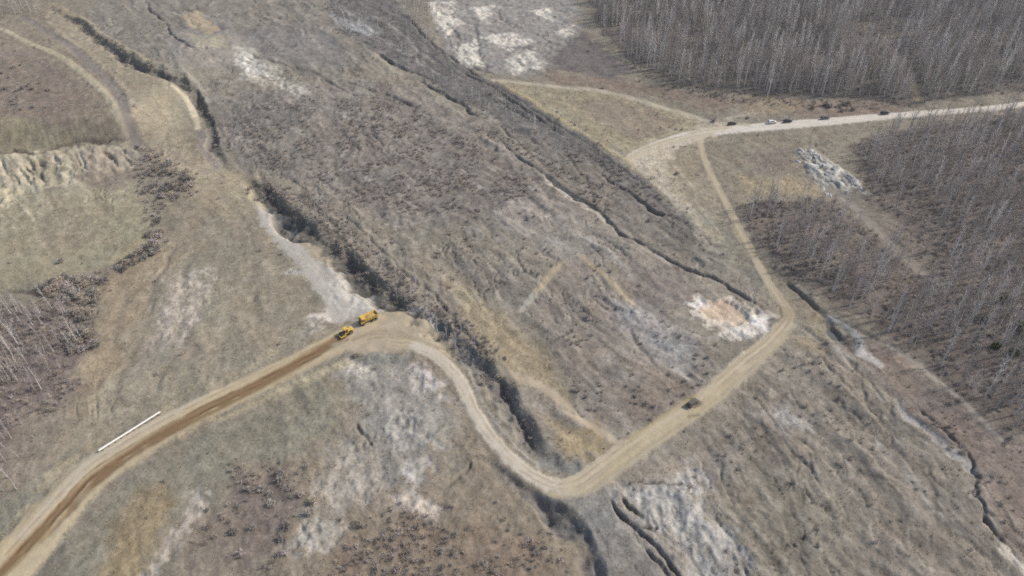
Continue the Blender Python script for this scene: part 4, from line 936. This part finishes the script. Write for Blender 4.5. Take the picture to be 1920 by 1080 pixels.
for s in (-1, 1):
    for x in (-2.9, -1.7, -.5, .7):
        MB().prism([(x - .09, 1.25), (x + .09, 1.25), (x + .09, 2.7), (x - .09, 2.7)], .12).mesh('rib', yellow)
        r_ = MB(); r_.V = [Vector((x - .09, s * 1.1, 1.25)), Vector((x + .09, s * 1.1, 1.25)), Vector((x + .09, s * 1.2, 1.25)), Vector((x - .09, s * 1.2, 1.25)), Vector((x - .09, s * 1.44, 2.7)), Vector((x + .09, s * 1.44, 2.7)), Vector((x + .09, s * 1.53, 2.7)), Vector((x - .09, s * 1.53, 2.7))]
        r_.F = [(3, 2, 1, 0), (4, 5, 6, 7), (0, 1, 5, 4), (1, 2, 6, 5), (2, 3, 7, 6), (3, 0, 4, 7)]; r_.build('rib', yellow_dusty, bed)
ld = MB(); n_ = 7
for i in range(n_):
    for j in range(5):
        x = -3.3 + i * (4.9 / (n_ - 1)); y = -1.15 + j * (2.3 / 4); e_ = math.sin(math.pi * i / (n_ - 1)) * math.sin(math.pi * j / 4)
        ld.V.append(Vector((x, y, 1.95 + .55 * e_ + random.uniform(-.06, .06))))
ld.F = [(i * 5 + j, (i + 1) * 5 + j, (i + 1) * 5 + j + 1, i * 5 + j + 1) for i in range(n_ - 1) for j in range(4)]
ld.build('soil_load', mat('ochre_soil', (.42, .31, .14), .95, var=.25, scale=2, bump=.6), bed)
for x in (2.75, -1.35, -2.75):
    for s in (-1, 1): wheel(t, x, s * 1.12, .62, .48)
for s in (-1, 1): MB().box((-3.86, s * .95, 1.0), (.06, .3, .16)).build('tail_light', red_m, t)

# --- soil roller
t = root('road_roller', 650, 628, (600, 654), 'yellow road roller with dark steel drum at the front of the dirt road', 'roller'); t.scale = (.9, .95, .9)
d = MB().cyl((1.75, -1.05, .78), (1.75, 1.05, .78), .78, 28).build('drum', dark_steel, t, .03)
for s in (-1, 1): MB().cyl((1.75, s * 1.05, .78), (1.75, s * 1.09, .78), .35, 14).build('drum_hub', yellow_dusty, d)
MB().box((1.75, 1.2, .85), (2.1, .16, .42)).box((1.75, -1.2, .85), (2.1, .16, .42)).box((2.72, 0, .9), (.16, 2.5, .4)).box((.78, 0, .9), (.22, 2.5, .5)).build('drum_frame', yellow, t, .02)
MB().box((.45, 0, .95), (.7, .7, .6)).build('joint', dark_steel, t)
h_ = MB().prism([(-2.75, .75), (-.4, .75), (-.4, 1.75), (-2.5, 1.6), (-2.75, 1.4)], 1.6).build('engine_hood', yellow, t, .05)
MB().box((-2.78, 0, 1.15), (.05, 1.1, .5)).build('grille', frame_m, h_)
MB().cyl((-1.9, .45, 1.6), (-1.9, .45, 2.3), .06, 10).build('exhaust', dark_steel, h_)
cb = MB().prism([(-.75, 1.1), (.55, 1.1), (.62, 1.7), (.35, 2.85), (-.6, 2.85)], 1.5, [1, 1, 1, .93, .93]).build('cab', glass, t, .02)
for s in (-1, 1):
    MB().cyl((.58, s * .76, 1.15), (.36, s * .7, 2.85), .06, 6).build('cab_post', yellow, cb); MB().cyl((-.72, s * .76, 1.15), (-.6, s * .7, 2.85), .06, 6).build('cab_post', yellow, cb)
    MB().box((2.82, s * .8, 1.0), (.05, .25, .16)).build('headlight', lamp_m, t)
MB().box((-.1, 0, 2.93), (1.5, 1.75, .12)).build('cab_roof', yellow, cb, .04)
MB().box((-.1, 0, 1.02), (1.5, 1.7, .3)).build('cab_floor', yellow, cb)
for s in (-1, 1): wheel(t, -1.45, s * .98, .78, .5)

# --- cars on the gravel road
def car(px, py, head, paint, label, cargo=False):
    t = root('parked_car', px, py, head, label, 'car', 'cars along the gravel road')
    lo = [(-2.2, .42), (2.15, .42), (2.22, .62), (2.15, .82), (1.2, .98), (-2.1, 1.02), (-2.24, .75)]
    bd = MB().prism(lo, 1.78, [.95, .95, .95, .96, 1, .98, .95]).build('body', paint, t, .05)
    back = -2.0 if cargo else -1.75
    cb = MB().prism([(1.15, .97), (.45, 1.46), (-1.2, 1.5), (back, 1.05)] if not cargo else [(1.15, .97), (.5, 1.6), (-1.85, 1.62), (back, 1.02)], 1.6, [1, .82, .82, .98]).build('cabin', paint, bd, .04)
    zt = 1.44 if not cargo else 1.56
    MB().quad((1.13, -.72, 1.03), (1.13, .72, 1.03), (.53, .6, zt), (.53, -.6, zt)).build('windscreen', glass, t)
    MB().quad((back + .02, -.7, 1.1), (back + .02, .7, 1.1), (-1.27 if not cargo else -1.9, .6, zt), (-1.27 if not cargo else -1.9, -.6, zt)).build('rear_window', glass, t)
    for s in (-1, 1):
        MB().quad((.95, s * .805, 1.05), (-1.45, s * .805, 1.07), (-1.1, s * .69, zt - .03), (.4, s * .69, zt - .03)).build('side_window', glass, t)
        MB().box((2.18, s * .62, .72), (.1, .34, .14)).build('headlight', lamp_m, t); MB().box((-2.2, s * .66, .85), (.08, .26, .16)).build('tail_light', red_m, t)
        MB().box((.85, s * .98, 1.05), (.12, .2, .13)).build('mirror', paint, t)
        for x in (1.38, -1.35): wheel(t, x, s * .78, .33, .22)
    return t
blackp = mat('black_car_paint', (.03, .03, .032), .25, .3, spec=.6); greyp = mat('grey_car_paint', (.16, .165, .175), .3, .4, spec=.6); whitep = mat('white_car_paint', (.75, .75, .74), .3, spec=.5); bluep = mat('dark_blue_car_paint', (.04, .05, .08), .25, .3, spec=.6); brownp = mat('dark_brown_car_paint', (.07, .045, .04), .3, .3, spec=.6)
car(1372, 234, (1390, 231), brownp, 'dark brown car parked nearest the track junction on the gravel road')
car(1447, 232, (1465, 230), whitep, 'white car parked on the gravel road between two dark cars', True)
car(1476, 230, (1494, 228), blackp, 'black car parked just right of the white car')
car(1546, 224, (1564, 222), greyp, 'grey car parked below the dark bush clump on the gravel road', True)
car(1658, 215, (1676, 213), bluep, 'dark blue car parked farthest right on the gravel road', True)

khaki = mat('khaki_car_paint', (.10, .09, .075), .5, .1, spec=.4)
x_ = car(1298, 759, (1316, 746), khaki, 'dark khaki car standing alone on the loop track embankment', True); del x_['group']

# --- white pipe beside the road
x0, y0 = W(188, 850); x1, y1 = W(303, 776); L_ = math.hypot(x1 - x0, y1 - y0)
e = bpy.data.objects.new('pipe', None); sc.collection.objects.link(e); e.location = ((x0 + x1) / 2, (y0 + y1) / 2, max(gz(x0, y0), gz(x1, y1), gz((x0 + x1) / 2, (y0 + y1) / 2))); e.rotation_euler = (0, 0, math.atan2(y1 - y0, x1 - x0))
tagged(e, 'long straight white pipe on low blocks beside the wide dirt road', 'pipe')
white = mat('white_pipe_coating', (.80, .78, .74), .4, var=.06)
n_ = 3
for k in range(n_):
    a = -L_ / 2 + k * L_ / n_
    ps = MB().cyl((a + .03, 0, .55), (a + L_ / n_ - .03, 0, .55), .27, 20).build('pipe_section', white, e)
    MB().cyl((a + .02, 0, .55), (a + .16, 0, .55), .31, 20).build('collar', white, ps)
for k in range(10):
    a = -L_ / 2 + (k + .5) * L_ / 10
    MB().box((a, 0, .05), (.35, 1.0, .5), (1, .75)).build('support_block', mat('old_timber', (.16, .13, .10), .9), e)

# --- rocks
rock_m = mat('pale_grey_rock', (.50, .50, .49), .9, var=.22, scale=.8, bump=.8)
def rock_mesh(seed):
    bm = bmesh.new(); bmesh.ops.create_icosphere(bm, subdivisions=2, radius=1); r = random.Random(seed)
    pl = [(Vector((r.uniform(-1, 1), r.uniform(-1, 1), r.uniform(-.4, 1))).normalized(), r.uniform(.55, .85)) for _ in range(9)]
    for v in bm.verts:
        for n, d in pl:
            k = v.co.dot(n)
            if k > d: v.co -= n * (k - d)
        v.co *= 1 + r.uniform(-.04, .04)
    me = bpy.data.meshes.new('rock'); bm.to_mesh(me); bm.free(); me.materials.append(rock_m); return me
RM = [rock_mesh(k) for k in range(6)]
def outcrop(line, n, wid, smin, smax, label):
    P = WP(line); c = P.mean(0)
    e = bpy.data.objects.new('rock_outcrop', None); sc.collection.objects.link(e); e.location = (c[0], c[1], gz(*c)); tagged(e, label, 'rock outcrop')
    Q = smooth(P, 6); ang = math.atan2(P[-1][1] - P[0][1], P[-1][0] - P[0][0]); r = random.Random(n)
    for k in range(n):
        p = Q[r.randrange(len(Q))]; x = p[0] + r.gauss(0, wid / 2.5); y = p[1] + r.gauss(0, wid / 2.5); s = r.uniform(smin, smax)
        o = bpy.data.objects.new('rock', RM[k % 6]); sc.collection.objects.link(o); o.parent = e
        o.location = (x - c[0], y - c[1], gz(x, y) - gz(*c) - .05 * s); o.scale = (s * r.uniform(1.3, 3.0), s * r.uniform(.5, .9), s * r.uniform(.3, .7))
        o.rotation_euler = (r.uniform(-.25, .25), r.uniform(-.25, .25), ang + r.uniform(-.4, .4))
outcrop([(1508,288),(1525,300),(1548,322),(1562,340)], 22, 6, .4, 1.1, 'jagged pale grey rock outcrop at the edge of the right wood')
outcrop([(1520,288),(1545,302),(1570,318),(1595,335)], 14, 3, .4, 1.0, 'long pale rock ledge sloping down behind the jagged outcrop')
outcrop([(1602,352),(1618,360),(1636,368)], 10, 2, .5, 1.1, 'small line of pale rocks among trees right of the outcrop')
outcrop([(1548,352),(1552,362),(1556,368)], 8, 2, .5, 1.1, 'small pale rock pile below the jagged outcrop')

# --- standing water in the creek
def pool(line, wid, lift, label):
    P = smooth(WP(line), 5); T = np.gradient(P, axis=0); T /= np.linalg.norm(T, axis=1)[:, None]; Nn = np.stack([-T[:, 1], T[:, 0]], 1)
    z = float(np.percentile(ground_z(P[:, 0], P[:, 1]), 40)) + lift; b = MB(); n = len(P)
    for k in range(n):
        for sg in (-1, 1): q = P[k] + sg * Nn[k] * wid / 2; b.V.append(Vector((q[0], q[1], z)))
    b.F = [(2 * k, 2 * k + 1, 2 * k + 3, 2 * k + 2) for k in range(n - 1)]
    o = bpy.data.objects.new('pool', b.mesh('pool', pool_water)); sc.collection.objects.link(o); tagged(o, label, 'water', kind='structure')
pool_water = mat('murky_creek_water', (.10, .112, .105), .12, var=.15, scale=.3, bump=.05, spec=.5)
pool([(1543,602),(1556,618),(1568,636)], 5, .2, 'small dark pool in the creek right of the loop track bend')
# ------------------------------------------------------------------ the air of the valley
m = bpy.data.materials.new('valley_air'); m.use_nodes = True; N = m.node_tree.nodes
N.remove(N['Principled BSDF']); pv = N.new('ShaderNodeVolumePrincipled')
pv.inputs['Color'].default_value = (.96, .97, 1, 1); pv.inputs['Density'].default_value = .00012; pv.inputs['Anisotropy'].default_value = .2
m.node_tree.links.new(pv.outputs[0], N['Material Output'].inputs['Volume'])
zlo, zhi = float(Z.min()) - 1, H + 8
b = MB(); b.box((0, 1900, (zlo + zhi) / 2), (16000, 7600, zhi - zlo))
me = b.mesh('haze', m); o = bpy.data.objects.new('haze', me); sc.collection.objects.link(o)
tagged(o, 'thin pale haze over the whole valley', 'haze', kind='stuff')
